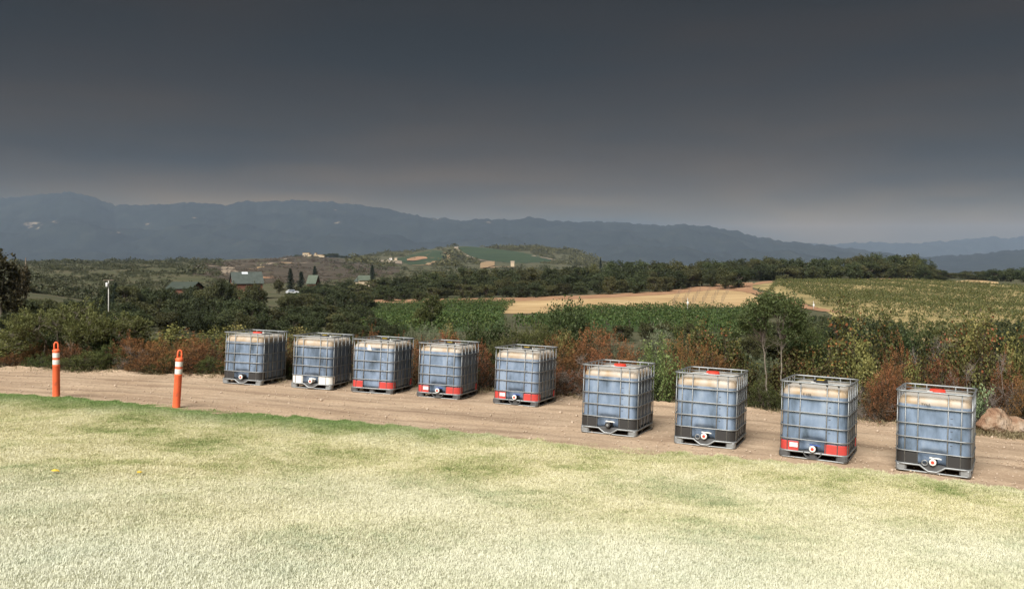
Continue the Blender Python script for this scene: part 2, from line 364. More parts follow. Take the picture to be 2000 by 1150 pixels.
lawn_me = mesh_np('lawn', V, np.stack([I[:-1,:-1], I[:-1,1:], I[1:,1:], I[1:,:-1]], -1).reshape(-1, 4), lawn_m, True)
at = lawn_me.attributes.new('fringe', 'FLOAT', 'POINT'); at.data.foreach_set('value', np.array(G, np.float32))
tag(link('lawn', lawn_me), 'mown lawn, green at its edge and straw with a painted white fade nearer', 'lawn', kind='structure')
# the lawn goes on behind the photographer
V = []; 
for x in np.linspace(-30, 30, 31):
    for y in np.linspace(-30, 3.4, 18): V.append((x, y, lawn_z(0, 3.0)-.12))
I = np.arange(31*18).reshape(31, 18)
tag(link('lawn', mesh_np('lawn_rear', V, np.stack([I[:-1,:-1], I[1:,:-1], I[1:,1:], I[:-1,1:]], -1).reshape(-1, 4), lawn_m)), 'lawn behind the place the photograph was taken from', 'lawn', kind='structure')

# grass blades: tufts scattered on the lawn
grass_m = M('grass_blade', rough=.7, spec=.15); t_, Nn, Ln, b_ = nodes(grass_m)
ge = Nn('ShaderNodeNewGeometry')
gn = Nn('ShaderNodeTexNoise'); gn.inputs['Scale'].default_value = .75; gn.inputs['Detail'].default_value = 7; gn.inputs['Roughness'].default_value = .72; Ln(ge.outputs['Position'], gn.inputs['Vector'])
gr = ramp_node(grass_m, [(.30,(.20,.27,.09)),(.41,(.42,.45,.20)),(.52,(.66,.62,.37)),(.68,(.80,.76,.54))]); 
oi = Nn('ShaderNodeObjectInfo'); ad = Nn('ShaderNodeMath'); ad.operation = 'MULTIPLY_ADD'; ad.inputs[1].default_value = .20; ad.inputs[2].default_value = -.06
at_r = Nn('ShaderNodeAttribute'); at_r.attribute_type = 'INSTANCER'; at_r.attribute_name = 'rnd'
Ln(at_r.outputs['Fac'], ad.inputs[0])
ad2 = Nn('ShaderNodeMath'); ad2.operation = 'ADD'; Ln(gn.outputs['Fac'], ad2.inputs[0]); Ln(ad.outputs[0], ad2.inputs[1]); Ln(ad2.outputs[0], gr.inputs['Fac'])
fr_ = Nn('ShaderNodeAttribute'); fr_.attribute_type = 'INSTANCER'; fr_.attribute_name = 'fringe'
gm = Nn('ShaderNodeMix'); gm.data_type = 'RGBA'; gm.inputs[7].default_value = (.20,.30,.10,1)
white_fade_ = Nn('ShaderNodeAttribute'); white_fade_.attribute_type = 'INSTANCER'; white_fade_.attribute_name = 'dry'; gd = Nn('ShaderNodeMix'); gd.data_type = 'RGBA'; gd.inputs[7].default_value = (.77,.785,.66,1)  # attribute 'dry' mixes a painted white fade into the blade colour, not drier grass
Ln(white_fade_.outputs['Fac'], gd.inputs[0]); Ln(gr.outputs[0], gd.inputs[6]); Ln(fr_.outputs['Fac'], gm.inputs[0]); Ln(gd.outputs[2], gm.inputs[6]); Ln(gm.outputs[2], b_.inputs['Base Color'])
tr = Nn('ShaderNodeBsdfTranslucent'); Ln(gm.outputs[2], tr.inputs['Color']); mx = Nn('ShaderNodeMixShader'); mx.inputs[0].default_value = .3
Ln(b_.outputs[0], mx.inputs[1]); Ln(tr.outputs[0], mx.inputs[2]); Ln(mx.outputs[0], t_.nodes['Material Output'].inputs['Surface'])
def tuft(seed):
    r = np.random.default_rng(seed); V = []; Fc = []
    for i in range(18):
        a_ = r.uniform(0, 6.28); bx, by = r.normal(0, .026, 2); h = r.uniform(.010, .026); ln = r.uniform(.15, 1.0)*h; w = r.uniform(.0016, .003)
        dx, dy = math.cos(a_), math.sin(a_); k = len(V)
        V += [(bx-dy*w, by+dx*w, -.005), (bx+dy*w, by-dx*w, -.005), (bx+dx*ln*.4+dy*w*.8, by+dy*ln*.4-dx*w*.8, h*.65), (bx+dx*ln*.4-dy*w*.8, by+dy*ln*.4+dx*w*.8, h*.65),
              (bx+dx*ln, by+dy*ln, h), (bx+dx*ln, by+dy*ln, h)]
        Fc += [(k, k+1, k+2, k+3), (k+3, k+2, k+4, k+5)]
    me = bpy.data.meshes.new('grass_tuft'); me.from_pydata(V, [], [f if f[2] != f[3] else f[:3] for f in Fc]); me.materials.append(grass_m); return me
tcol = bpy.data.collections.new('grass_tufts')
for i in range(4): tcol.objects.link(bpy.data.objects.new('grass_tuft', tuft(i)))
gng = bpy.data.node_groups.new('grass_scatter', 'GeometryNodeTree')
gng.interface.new_socket('Geometry', in_out='INPUT', socket_type='NodeSocketGeometry'); gng.interface.new_socket('Geometry', in_out='OUTPUT', socket_type='NodeSocketGeometry')
g_ = gng.nodes.new; gl = gng.links.new
gi, go = g_('NodeGroupInput'), g_('NodeGroupOutput')
dp = g_('GeometryNodeDistributePointsOnFaces'); dp.inputs['Density'].default_value = 2100; dp.inputs['Seed'].default_value = 3
ip = g_('GeometryNodeInstanceOnPoints'); ci = g_('GeometryNodeCollectionInfo'); ci.inputs['Collection'].default_value = tcol
ci.inputs['Separate Children'].default_value = True; ci.inputs['Reset Children'].default_value = True; ip.inputs['Pick Instance'].default_value = True
rv = g_('FunctionNodeRandomValue'); rv.data_type = 'FLOAT_VECTOR'; rv.inputs[0].default_value = (-.15,-.15,0); rv.inputs[1].default_value = (.15,.15,6.283)
rs = g_('FunctionNodeRandomValue'); rs.inputs[2].default_value = .65; rs.inputs[3].default_value = 1.35
rr_ = g_('FunctionNodeRandomValue'); rr_.inputs[2].default_value = 0; rr_.inputs[3].default_value = 1; rr_.inputs['Seed'].default_value = 9
sa = g_('GeometryNodeStoreNamedAttribute'); sa.domain = 'POINT'; sa.inputs['Name'].default_value = 'rnd'
gl(gi.outputs[0], dp.inputs['Mesh']); gl(dp.outputs['Points'], sa.inputs['Geometry']); gl(rr_.outputs[1], sa.inputs['Value']); gl(sa.outputs[0], ip.inputs['Points'])
gl(ci.outputs[0], ip.inputs['Instance']); gl(rv.outputs[0], ip.inputs['Rotation']); gl(rs.outputs[1], ip.inputs['Scale']); gl(ip.outputs[0], go.inputs[0])
pxs2 = np.linspace(-160, 2160, 200); V = []; G = []; WHITE_FADE = []
for kk_, p in enumerate(pxs2):
    ye = float(lawn_depth(p))+.09*math.sin(kk_*.8)+.07*math.sin(kk_*2.3+1)+rng.normal(0,.04)
    for s in np.linspace(0, 1, 60):
        y = ye+.12+(3.9-ye)*s; x = (p-1000)/F*y; V.append((x, y, lawn_z(x, min(y, float(lawn_depth(p))))-.004)); WHITE_FADE.append(np.clip((11.5-y)/6.5+.12*math.sin(x*1.3+y)+.1*math.sin(x*.6-y*1.7), 0, 1)*.8)  # whitening painted into the grass, stronger toward the camera
        G.append(math.exp(-(max(0, ye-y)/(1.0 if p < 900 else .5))**2)*(1 if p < 650 else max(.15, 1-(p-650)/500)))
I = np.arange(200*60).reshape(200, 60)
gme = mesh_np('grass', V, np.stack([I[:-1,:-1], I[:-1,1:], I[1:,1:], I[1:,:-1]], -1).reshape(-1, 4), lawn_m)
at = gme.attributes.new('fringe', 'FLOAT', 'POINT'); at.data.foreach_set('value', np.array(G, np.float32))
at = gme.attributes.new('dry', 'FLOAT', 'POINT'); at.data.foreach_set('value', np.array(WHITE_FADE, np.float32))  # strength of the painted white fade
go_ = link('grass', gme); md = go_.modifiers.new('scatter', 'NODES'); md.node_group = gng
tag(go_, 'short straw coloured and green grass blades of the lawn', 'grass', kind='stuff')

# small stones strewn on the track
stone_m = noise_mat('pebble', [(.3,(.38,.29,.21)),(.7,(.56,.46,.36))], 6, rough=.9)
V = []; Fc = []
for i in range(3000):
    p = rng.uniform(-150, 2150); s = rng.beta(.8, .8); y0, y1 = float(lawn_depth(p)), float(back_depth(p)); y = y0+(y1-y0)*s; x = (p-1000)/F*y; z = plane_z(x, y)
    r = rng.uniform(.006, .02)*(2.2 if rng.random() < .03 else 1); k = len(V)
    q = rng.uniform(.6, 1.2, (6, 3))*np.array([[r,0,0],[-r,0,0],[0,r,0],[0,-r,0],[0,0,r*.8],[0,0,-r]])+np.array([x, y, z+.012])
    V += q.tolist(); Fc += [(k,k+2,k+4),(k+2,k+1,k+4),(k+1,k+3,k+4),(k+3,k,k+4),(k+2,k,k+5),(k+1,k+2,k+5),(k+3,k+1,k+5),(k,k+3,k+5)]
tag(link('gravel', mesh_np('gravel', V, Fc, stone_m)), 'loose pale stones strewn over the dirt track', 'gravel', kind='stuff')

# ---------------------------------------------------------------- mountains and valley
mount_m = M('mountain', rough=.95, spec=.05); t_, Nn, Ln, b_ = nodes(mount_m)
ge = Nn('ShaderNodeNewGeometry')
n1 = Nn('ShaderNodeTexNoise'); n1.inputs['Scale'].default_value = .004; n1.inputs['Detail'].default_value = 10; n1.inputs['Roughness'].default_value = .65; Ln(ge.outputs['Position'], n1.inputs['Vector'])
r1 = ramp_node(mount_m, [(.3,(.010,.014,.014)),(.55,(.018,.023,.020)),(.70,(.03,.034,.026)),(.82,(.07,.06,.045))]); Ln(n1.outputs['Fac'], r1.inputs['Fac'])
bald = Nn('ShaderNodeAttribute'); bald.attribute_name = 'bald'
n2 = Nn('ShaderNodeTexNoise'); n2.inputs['Scale'].default_value = .012; n2.inputs['Detail'].default_value = 6; Ln(ge.outputs['Position'], n2.inputs['Vector'])
m1 = Nn('ShaderNodeMath'); m1.operation = 'ADD'; Ln(bald.outputs['Fac'], m1.inputs[0]); Ln(n2.outputs['Fac'], m1.inputs[1])
m2 = Nn('ShaderNodeMapRange'); m2.inputs['From Min'].default_value = .98; m2.inputs['From Max'].default_value = 1.12; Ln(m1.outputs[0], m2.inputs['Value'])
gm = Nn('ShaderNodeMix'); gm.data_type = 'RGBA'; gm.inputs[7].default_value = (.21,.165,.12,1); Ln(m2.outputs[0], gm.inputs[0]); Ln(r1.outputs[0], gm.inputs[6]); Ln(gm.outputs[2], b_.inputs['Base Color'])
def fbm(x, y, seed, oct_=6, s0=.0009):
    r = np.random.default_rng(seed); z = np.zeros_like(x); a_ = 1; s = s0
    for _ in range(oct_):
        th = r.uniform(0, 6.28, 3)
        for q in th: z = z+a_*np.sin((x*math.cos(q)+y*math.sin(q))*s*6.28+r.uniform(0, 6.28))/3
        a_ *= .5; s *= 2.07
    return z
def range_mesh(name, ridge, d0, d1, d2, label, seed, amp, bald_spots=(), row0=532.0):
    pxs = np.arange(ridge[0][0], ridge[-1][0]+1, 5.0); n = len(pxs); rr = np.interp(pxs, [p for p, _ in ridge], [q for _, q in ridge]); rr = rr+(np.sin(pxs*.11+seed)+.8*np.sin(pxs*.23+2*seed)+.6*np.sin(pxs*.41+seed))*.75
    zr = CAMH-(rr-YH)/F*d1
    tree = np.random.default_rng(seed).normal(0, 1, n)*.0004*d1
    ts = np.concatenate([np.linspace(0, 1, 70), 1+np.linspace(.1, 1, 10)]); V = []; B = []
    z0 = CAMH-(row0-YH)/F*d0-10
    for t in ts:
        d = d0+(d1-d0)*t if t <= 1 else d1+(d2-d1)*(t-1)
        x = (pxs-1000)/F*d
        prof = t**1.15 if t <= 1 else max(0, 1-(t-1))
        rav = fbm(x, np.full(n, d), seed)*amp*math.sin(math.pi*min(t, 1))**.8
        V.append(np.stack([x, np.full(n, d), z0+(zr-z0)*prof+rav+(tree if .98 < t <= 1.0 else 0)], -1))
        row = YH+(CAMH-V[-1][:, 2])/d*F; bb = np.zeros(n)
        for (cx, cy, wx, wy) in bald_spots: bb = np.maximum(bb, np.exp(-((pxs-cx)/wx)**2-((row-cy)/wy)**2))
        B.append(bb*.62)
    V = np.concatenate(V); B = np.concatenate(B); I = np.arange(len(V)).reshape(len(ts), n)
    me = mesh_np(name, V, np.stack([I[:-1,:-1], I[:-1,1:], I[1:,1:], I[1:,:-1]], -1).reshape(-1, 4), mount_m, True)
    at = me.attributes.new('bald', 'FLOAT', 'POINT'); at.data.foreach_set('value', B.astype(np.float32))
    return tag(link(name, me), label, 'mountains', kind='structure')
range_mesh('mountain_range', [(-900,420),(-600,402),(-300,384),(-100,392),(0,388),(60,382),(100,378),(137,375),(170,381),(200,392),(225,400),(300,400),(340,398),(380,395),(440,401),(480,393),(520,394),(570,391),(610,392),(660,396),(720,402),(780,413),(830,425),(870,427),(900,431),(945,427),(1000,430),(1035,424),(1080,431),(1130,434),(1180,433),(1230,436),(1290,440),(1335,438),(1380,442),(1430,450),(1480,462),(1530,471),(1600,478),(1700,490),(1800,503)],
    6800, 9800, 12500, 'long dark forested mountain ridge with pale bare patches across the valley', 3, 75,
    [(60,437,34,9),(108,434,12,5),(68,446,30,5),(228,455,20,5),(193,459,8,5),(290,439,14,4),(660,435,12,4),(850,428,18,3),(655,410,8,3),(960,434,20,3),(645,474,14,2.5),(380,425,12,3)])
range_mesh('mountain_range', [(1380,500),(1480,482),(1560,474),(1620,477),(1700,473),(1780,475),(1840,471),(1900,466),(1940,462),(1970,466),(2000,461),(2100,455),(2400,448),(2900,460)],
    13500, 16500, 18500, 'faintest far mountain ridge low on the horizon', 5, 60)
range_mesh('mountain_range', [(1560,512),(1700,508),(1800,502),(1850,499),(1900,497),(1950,491),(2000,487),(2100,478),(2400,470),(2900,480)],
    7200, 8600, 10500, 'low hazy mountain spur rising behind the field at one side', 9, 30)
valley_m = noise_mat('valley_floor', [(.35,(.05,.06,.035)),(.5,(.10,.11,.06)),(.62,(.2,.18,.12)),(.72,(.30,.27,.2))], .0035, detail=9, stretch=(.35,1,1))
gx = np.linspace(-24000, 24000, 40); gy = np.linspace(7000, 19500, 20); GX, GY = np.meshgrid(gx, gy)
V = np.stack([GX, GY, np.full_like(GX, -128.0)], -1).reshape(-1, 3); I = np.arange(800).reshape(20, 40)
tag(link('valley_floor', mesh_np('valley_floor', V, np.stack([I[:-1,:-1], I[:-1,1:], I[1:,1:], I[1:,:-1]], -1).reshape(-1, 4), valley_m)), 'flat hazy valley floor below the mountains', 'valley', kind='structure')

# ---------------------------------------------------------------- fields, bare earth and far tracks
straw_m = noise_mat('straw_field', [(.3,(.34,.22,.11)),(.5,(.46,.32,.165)),(.7,(.56,.41,.22))], .16, detail=8, stretch=(.35,1,1), bump=.5, bscale=1.6, bdist=.2)
red_m = noise_mat('red_earth', [(.3,(.27,.145,.08)),(.55,(.37,.215,.125)),(.75,(.46,.30,.19))], .22, detail=8, bump=.4, bscale=2, bdist=.15)
vfield_m = noise_mat('vineyard_soil', [(.34,(.20,.17,.075)),(.5,(.36,.28,.13)),(.66,(.50,.385,.19))], .09, detail=9, bump=.5, bscale=1.4, bdist=.2)
green_m = noise_mat('vine_cover', [(.3,(.035,.06,.022)),(.7,(.075,.11,.04))], .3, detail=8, bump=.8, bscale=1.0, bdist=.5)
fargreen_m = noise_mat('far_vineyard', [(.3,(.030,.050,.026)),(.7,(.05,.074,.036))], .02, detail=8, stretch=(.3,1.5,1), bump=.6, bscale=.3, bdist=1)
pale_m = noise_mat('pale_earth', [(.3,(.22,.175,.13)),(.7,(.34,.275,.205))], .04, detail=7)
ochre_m = noise_mat('ochre_earth', [(.3,(.27,.18,.10)),(.7,(.37,.26,.15))], .04, detail=7)
brown_m = noise_mat('brown_scrub', [(.3,(.05,.044,.032)),(.5,(.078,.064,.048)),(.72,(.12,.095,.072))], .02, detail=10, nrough=.7, bump=.6, bscale=.15, bdist=1.5)
def st(o, label, cat): return tag(o, label, cat, kind='structure')
st(drape('straw_field', [(962,611),(1000,586),(1100,581),(1250,574),(1380,563),(1440,560),(1500,590)], [(962,612),(1000,613),(1100,612),(1250,608),(1380,602),(1440,600),(1500,600)], straw_m, 140, 420), 'bare golden straw field with faint rows below the belt of trees', 'field')
st(drape('bare_earth', [(720,586),(860,584),(1000,582),(1150,577),(1300,569),(1400,555),(1470,552)], [(720,592),(860,593),(1000,589),(1150,584),(1300,576),(1400,566),(1470,572)], red_m, 140, 430, lift=.04), 'strip of reddish bare earth along the foot of the tree belt', 'earth')
st(drape('vineyard_field', [(1470,556),(1520,549),(1600,545),(1750,546),(1900,553),(2000,560),(2300,572)], [(1470,562),(1520,575),(1600,602),(1690,650),(1800,668),(2000,668),(2300,675)], vfield_m, 120, 480, nr=40), 'straw coloured ground of the sloping vineyard', 'field')
st(drape('vineyard_field', [(700,604),(760,598),(860,592),(985,590)], [(700,645),(760,648),(860,650),(985,650)], green_m, 110, 330), 'dark weedy ground under the green vineyard in the hollow', 'field')
st(drape('vineyard_field', [(1150,612),(1250,611),(1350,605),(1450,602),(1500,604)], [(1150,650),(1250,650),(1350,648),(1450,648),(1500,648)], green_m, 110, 330), 'dark ground under the green vine rows before the straw field', 'field')
st(ribbon('earth_road', [(1398,556),(1440,562),(1480,573),(1520,586),(1560,598),(1600,606),(1660,612)], 5.5, red_m, 140, 430, lift=.06), 'reddish dirt road bending between straw field and vineyard', 'road')
st(ribbon('earth_road', [(1440,560),(1490,553),(1560,547.5),(1680,546),(1800,547)], 5, red_m, 140, 470, lift=.06), 'reddish dirt road along the top of the vineyard', 'road')
st(drape('dry_meadow', [(1866,551),(1890,549),(1920,550),(1950,553)], [(1866,554),(1890,555),(1920,556),(1950,556)], straw_m, 400, 650, lift=.4), 'small pale dry meadow between trees above the vineyard', 'meadow')
st(drape('brown_hillside', [(380,519),(450,509),(520,505),(600,502),(640,503),(700,511),(780,522)], [(380,536),(450,548),(520,553),(600,552),(640,548),(700,540),(780,532)], brown_m, 420, 1900), 'brown dry hillside below the villa', 'hillside')
st(ribbon('earth_road', [(400,519),(440,521),(480,519),(520,517),(560,514.5),(600,513)], 9, pale_m, 420, 1700), 'pale dirt road crossing the brown hillside', 'road')
st(ribbon('earth_road', [(446,522),(449,530),(444,536)], 11, pale_m, 420, 1500), 'short pale dirt spur running down the brown hillside', 'road')
st(drape('bare_earth', [(416,534),(428,531),(442,533)], [(416,535),(428,536),(442,538)], pale_m, 420, 1500, nr=6), 'pale bare earth patch at the end of the dirt spur', 'earth')
st(drape('bare_earth', [(484,526),(500,522),(517,520.5)], [(484,527),(500,526.5),(517,521.5)], ochre_m, 420, 1500, nr=6), 'ochre bare earth sliver on the brown hillside', 'earth')
st(drape('bare_earth', [(500,539),(515,536),(540,537)], [(500,541),(515,544),(540,543)], red_m, 420, 1500, nr=6), 'reddish bare earth beside the large green roofed house', 'earth')
st(drape('bare_earth', [(545,512.5),(562,511),(570,512)], [(545,515),(562,516),(570,514)], ochre_m, 420, 1700, nr=6), 'ochre cutting beside the road below the villa', 'earth')
# central hill
st(drape('far_vineyard', [(776,505),(800,499),(845,489),(862,490),(873,497)], [(776,507),(800,518),(830,519.5),(862,512),(873,501)], fargreen_m, 1500, 3300, step=4, nr=10), 'dark green vineyard block on the hill beside the red cutting', 'vineyard')
st(drape('far_vineyard', [(894,482.5),(920,482.5),(960,486),(1010,492),(1050,500),(1076,507)], [(894,485),(905,493),(925,503),(960,510),(1010,515),(1076,511)], fargreen_m, 1500, 3300, step=4, nr=10), 'large dark green vineyard block on the face of the hill', 'vineyard')
st(drape('red_cutting', [(795,507),(815,502),(830,502),(836,505)], [(795,510),(812,510),(826,507),(836,506)], red_m, 1500, 3300, step=4, nr=6, lift=1), 'red earth cutting in the hillside vineyard', 'earth')
st(ribbon('earth_road', [(866,494),(877,500),(879,506),(870,509),(845,514),(828,520),(805,520)], 11, ochre_m, 1500, 3300, lift=.6), 'ochre dirt road looping below the smaller hill vineyard', 'road')
st(ribbon('earth_road', [(891,483),(893,489),(900,495),(912,501),(930,508),(965,512)], 10, pale_m, 1500, 3300, lift=.6), 'pale dirt road descending the hill crest', 'road')
st(drape('bare_earth', [(938,515),(950,512),(966,511.5)], [(938,526),(950,524),(966,520)], ochre_m, 1200, 3300, step=4, nr=6, lift=1), 'ochre bare bank at the foot of the hill vineyard', 'earth')
st(ribbon('earth_road', [(945,524),(970,522),(1000,522.5),(1020,522)], 9, ochre_m, 900, 2600, lift=.6), 'ochre dirt road at the foot of the hill', 'road')
st(ribbon('earth_road', [(1040,500),(1060,504),(1086,509.5)], 8, pale_m, 1500, 3300, lift=.6), 'pale dirt road on the right flank of the hill', 'road')
st(drape('bare_earth', [(738,510),(760,508),(785,511)], [(738,512),(760,514),(785,517)], pale_m, 1200, 3300, step=4, nr=6, lift=1), 'pale churned building ground at the left foot of the hill', 'earth')
# ---------------------------------------------------------------- plants
bark_m = noise_mat('bark', [(.3,(.10,.085,.065)),(.7,(.26,.225,.18))], 9, rough=.9, bump=.3)
darkbark_m = noise_mat('dark_bark', [(.3,(.04,.033,.026)),(.7,(.11,.09,.07))], 9, rough=.9)
greytwig_m = noise_mat('grey_twig', [(.3,(.11,.09,.075)),(.7,(.27,.23,.20))], 7, rough=.9)
LM = {
 'rust': leaf_mat('rusty_seed_heads', [(0,(.05,.044,.022)),(.32,(.115,.068,.032)),(.62,(.235,.102,.040)),(1,(.36,.175,.075))], .25),
 'chamise': leaf_mat('fine_green_leaf', [(0,(.035,.045,.016)),(.5,(.085,.105,.032)),(1,(.165,.18,.06))], .3),
 'dark': leaf_mat('dark_green_leaf', [(0,(.02,.03,.012)),(.5,(.045,.064,.022)),(1,(.10,.125,.045))], .25),
 'olive': leaf_mat('olive_green_leaf', [(0,(.05,.058,.02)),(.5,(.105,.118,.04)),(1,(.20,.205,.075))], .3),
 'vine': leaf_mat('yellow_green_leaf', [(0,(.06,.064,.021)),(.4,(.13,.135,.042)),(.75,(.22,.21,.07)),(1,(.32,.28,.10))], .3),
 'vinered': leaf_mat('turning_vine_leaf', [(0,(.05,.024,.017)),(.35,(.075,.046,.022)),(.6,(.085,.092,.03)),(.92,(.17,.165,.05)),(1,(.25,.10,.04))], .3),
 'sapling': leaf_mat('fresh_green_leaf', [(0,(.065,.10,.03)),(.5,(.13,.19,.06)),(1,(.27,.32,.12))], .3),
 'sage': leaf_mat('grey_green_leaf', [(0,(.07,.085,.05)),(.5,(.15,.175,.10)),(1,(.27,.29,.18))], .25),
 'ivy': leaf_mat('broad_blue_green_leaf', [(0,(.05,.085,.04)),(.5,(.11,.165,.08)),(1,(.24,.30,.16))], .25),
 'brown': leaf_mat('bronze_leaf', [(0,(.03,.03,.015)),(.5,(.075,.065,.03)),(1,(.145,.115,.055))], .25),
 'oak': leaf_mat('oak_leaf', [(0,(.025,.032,.015)),(.5,(.056,.070,.030)),(1,(.115,.13,.055))], .2, var=.3),
 'oakwarm': leaf_mat('warm_oak_leaf', [(0,(.034,.036,.017)),(.5,(.078,.080,.032)),(1,(.15,.145,.062))], .2, var=.3),
 'conifer': leaf_mat('conifer_needle', [(0,(.010,.016,.011)),(.5,(.022,.034,.021)),(1,(.05,.066,.04))], .15),
 'grape': leaf_mat('grape_leaf', [(0,(.035,.06,.018)),(.5,(.075,.115,.034)),(1,(.15,.19,.06))], .3),
 'drygrape': leaf_mat('parched_grape_leaf', [(0,(.04,.05,.018)),(.5,(.085,.098,.034)),(1,(.18,.175,.065))], .3),
 'scrub': leaf_mat('scrub_leaf', [(0,(.052,.062,.032)),(.4,(.085,.098,.05)),(.75,(.12,.125,.068)),(1,(.16,.14,.085))], .2),
 'brownscrub': leaf_mat('dry_scrub_leaf', [(0,(.065,.058,.04)),(.4,(.095,.08,.058)),(.75,(.125,.10,.075)),(1,(.16,.125,.095))], .2),
}
def unit(v): return v/(np.linalg.norm(v, axis=-1, keepdims=True)+1e-9)
def leaves(C, axis, Ls, Ws, r):
    """rhombic leaves, folded a little, centred on C with long axis along axis"""
    n = len(C); a_ = unit(axis); q = unit(np.cross(a_, r.normal(size=(n, 3)))); nm = np.cross(a_, q)
    Ls = np.broadcast_to(np.asarray(Ls, float).reshape(-1, 1), (n, 1)); Ws = np.broadcast_to(np.asarray(Ws, float).reshape(-1, 1), (n, 1))
    f = r.uniform(-.25, .25, (n, 1))*Ws
    V = np.stack([C-a_*Ls*.5, C+q*Ws*.5+nm*f-a_*Ls*.05, C+a_*Ls*.5, C-q*Ws*.5+nm*f-a_*Ls*.05], 1).reshape(-1, 3)
    return V, np.arange(n*4).reshape(n, 4)
def tubes(segs, n=5):
    P0 = np.array([s[0] for s in segs]); P1 = np.array([s[1] for s in segs]); R0 = np.array([s[2] for s in segs])[:, None, None]; R1 = np.array([s[3] for s in segs])[:, None, None]
    t = unit(P1-P0); h = np.where(np.abs(t[:, 2:3]) > .9, np.array([[1., 0, 0]]), np.array([[0, 0, 1.]])); a_ = unit(np.cross(t, h)); b_ = np.cross(a_, t)
    an = np.arange(n)*2*math.pi/n; ring = a_[:, None]*np.cos(an)[None, :, None]+b_[:, None]*np.sin(an)[None, :, None]
    V = np.concatenate([P0[:, None]+ring*R0, P1[:, None]+ring*R1], 1).reshape(-1, 3)
    base = (np.arange(len(segs))*2*n)[:, None]; k = np.arange(n); q = (k+1) % n
    Fc = np.stack([base+k, base+q, base+n+q, base+n+k], -1).reshape(-1, 4)
    return V, Fc
def limb(p0, p1, r0, r1, r, segs, wob=.08, k=4):
    p0, p1 = np.asarray(p0, float), np.asarray(p1, float); ln = np.linalg.norm(p1-p0); pts = [p0]
    for i in range(1, k): pts.append(p0+(p1-p0)*i/k+r.normal(0, wob*ln/k*1.3, 3))
    pts.append(p1)
    for i in range(k):
        segs.append((pts[i], pts[i+1], r0+(r1-r0)*i/k, r0+(r1-r0)*(i+1)/k))
    return pts
def dome(n, r, lo=.55, zmin=.05, lump=.25, pw=.5):
    """points in a lumpy dome of unit radius and height"""
    d = unit(r.normal(size=(n, 3))); d[:, 2] = np.abs(d[:, 2])*1.1-zmin; d = unit(d)
    ph = r.uniform(0, 6.28, 6)
    lm = 1+lump*(np.sin(d[:, 0]*4+ph[0])+np.sin(d[:, 1]*4.6+ph[1])+np.sin(d[:, 2]*5+ph[2]+d[:, 0]*3))/2.2
    rad = (lo+(1-lo)*r.random(n)**pw)*lm
    return d*rad[:, None], d
H0 = 1.6                                     # height and width of the shrub patterns, metres
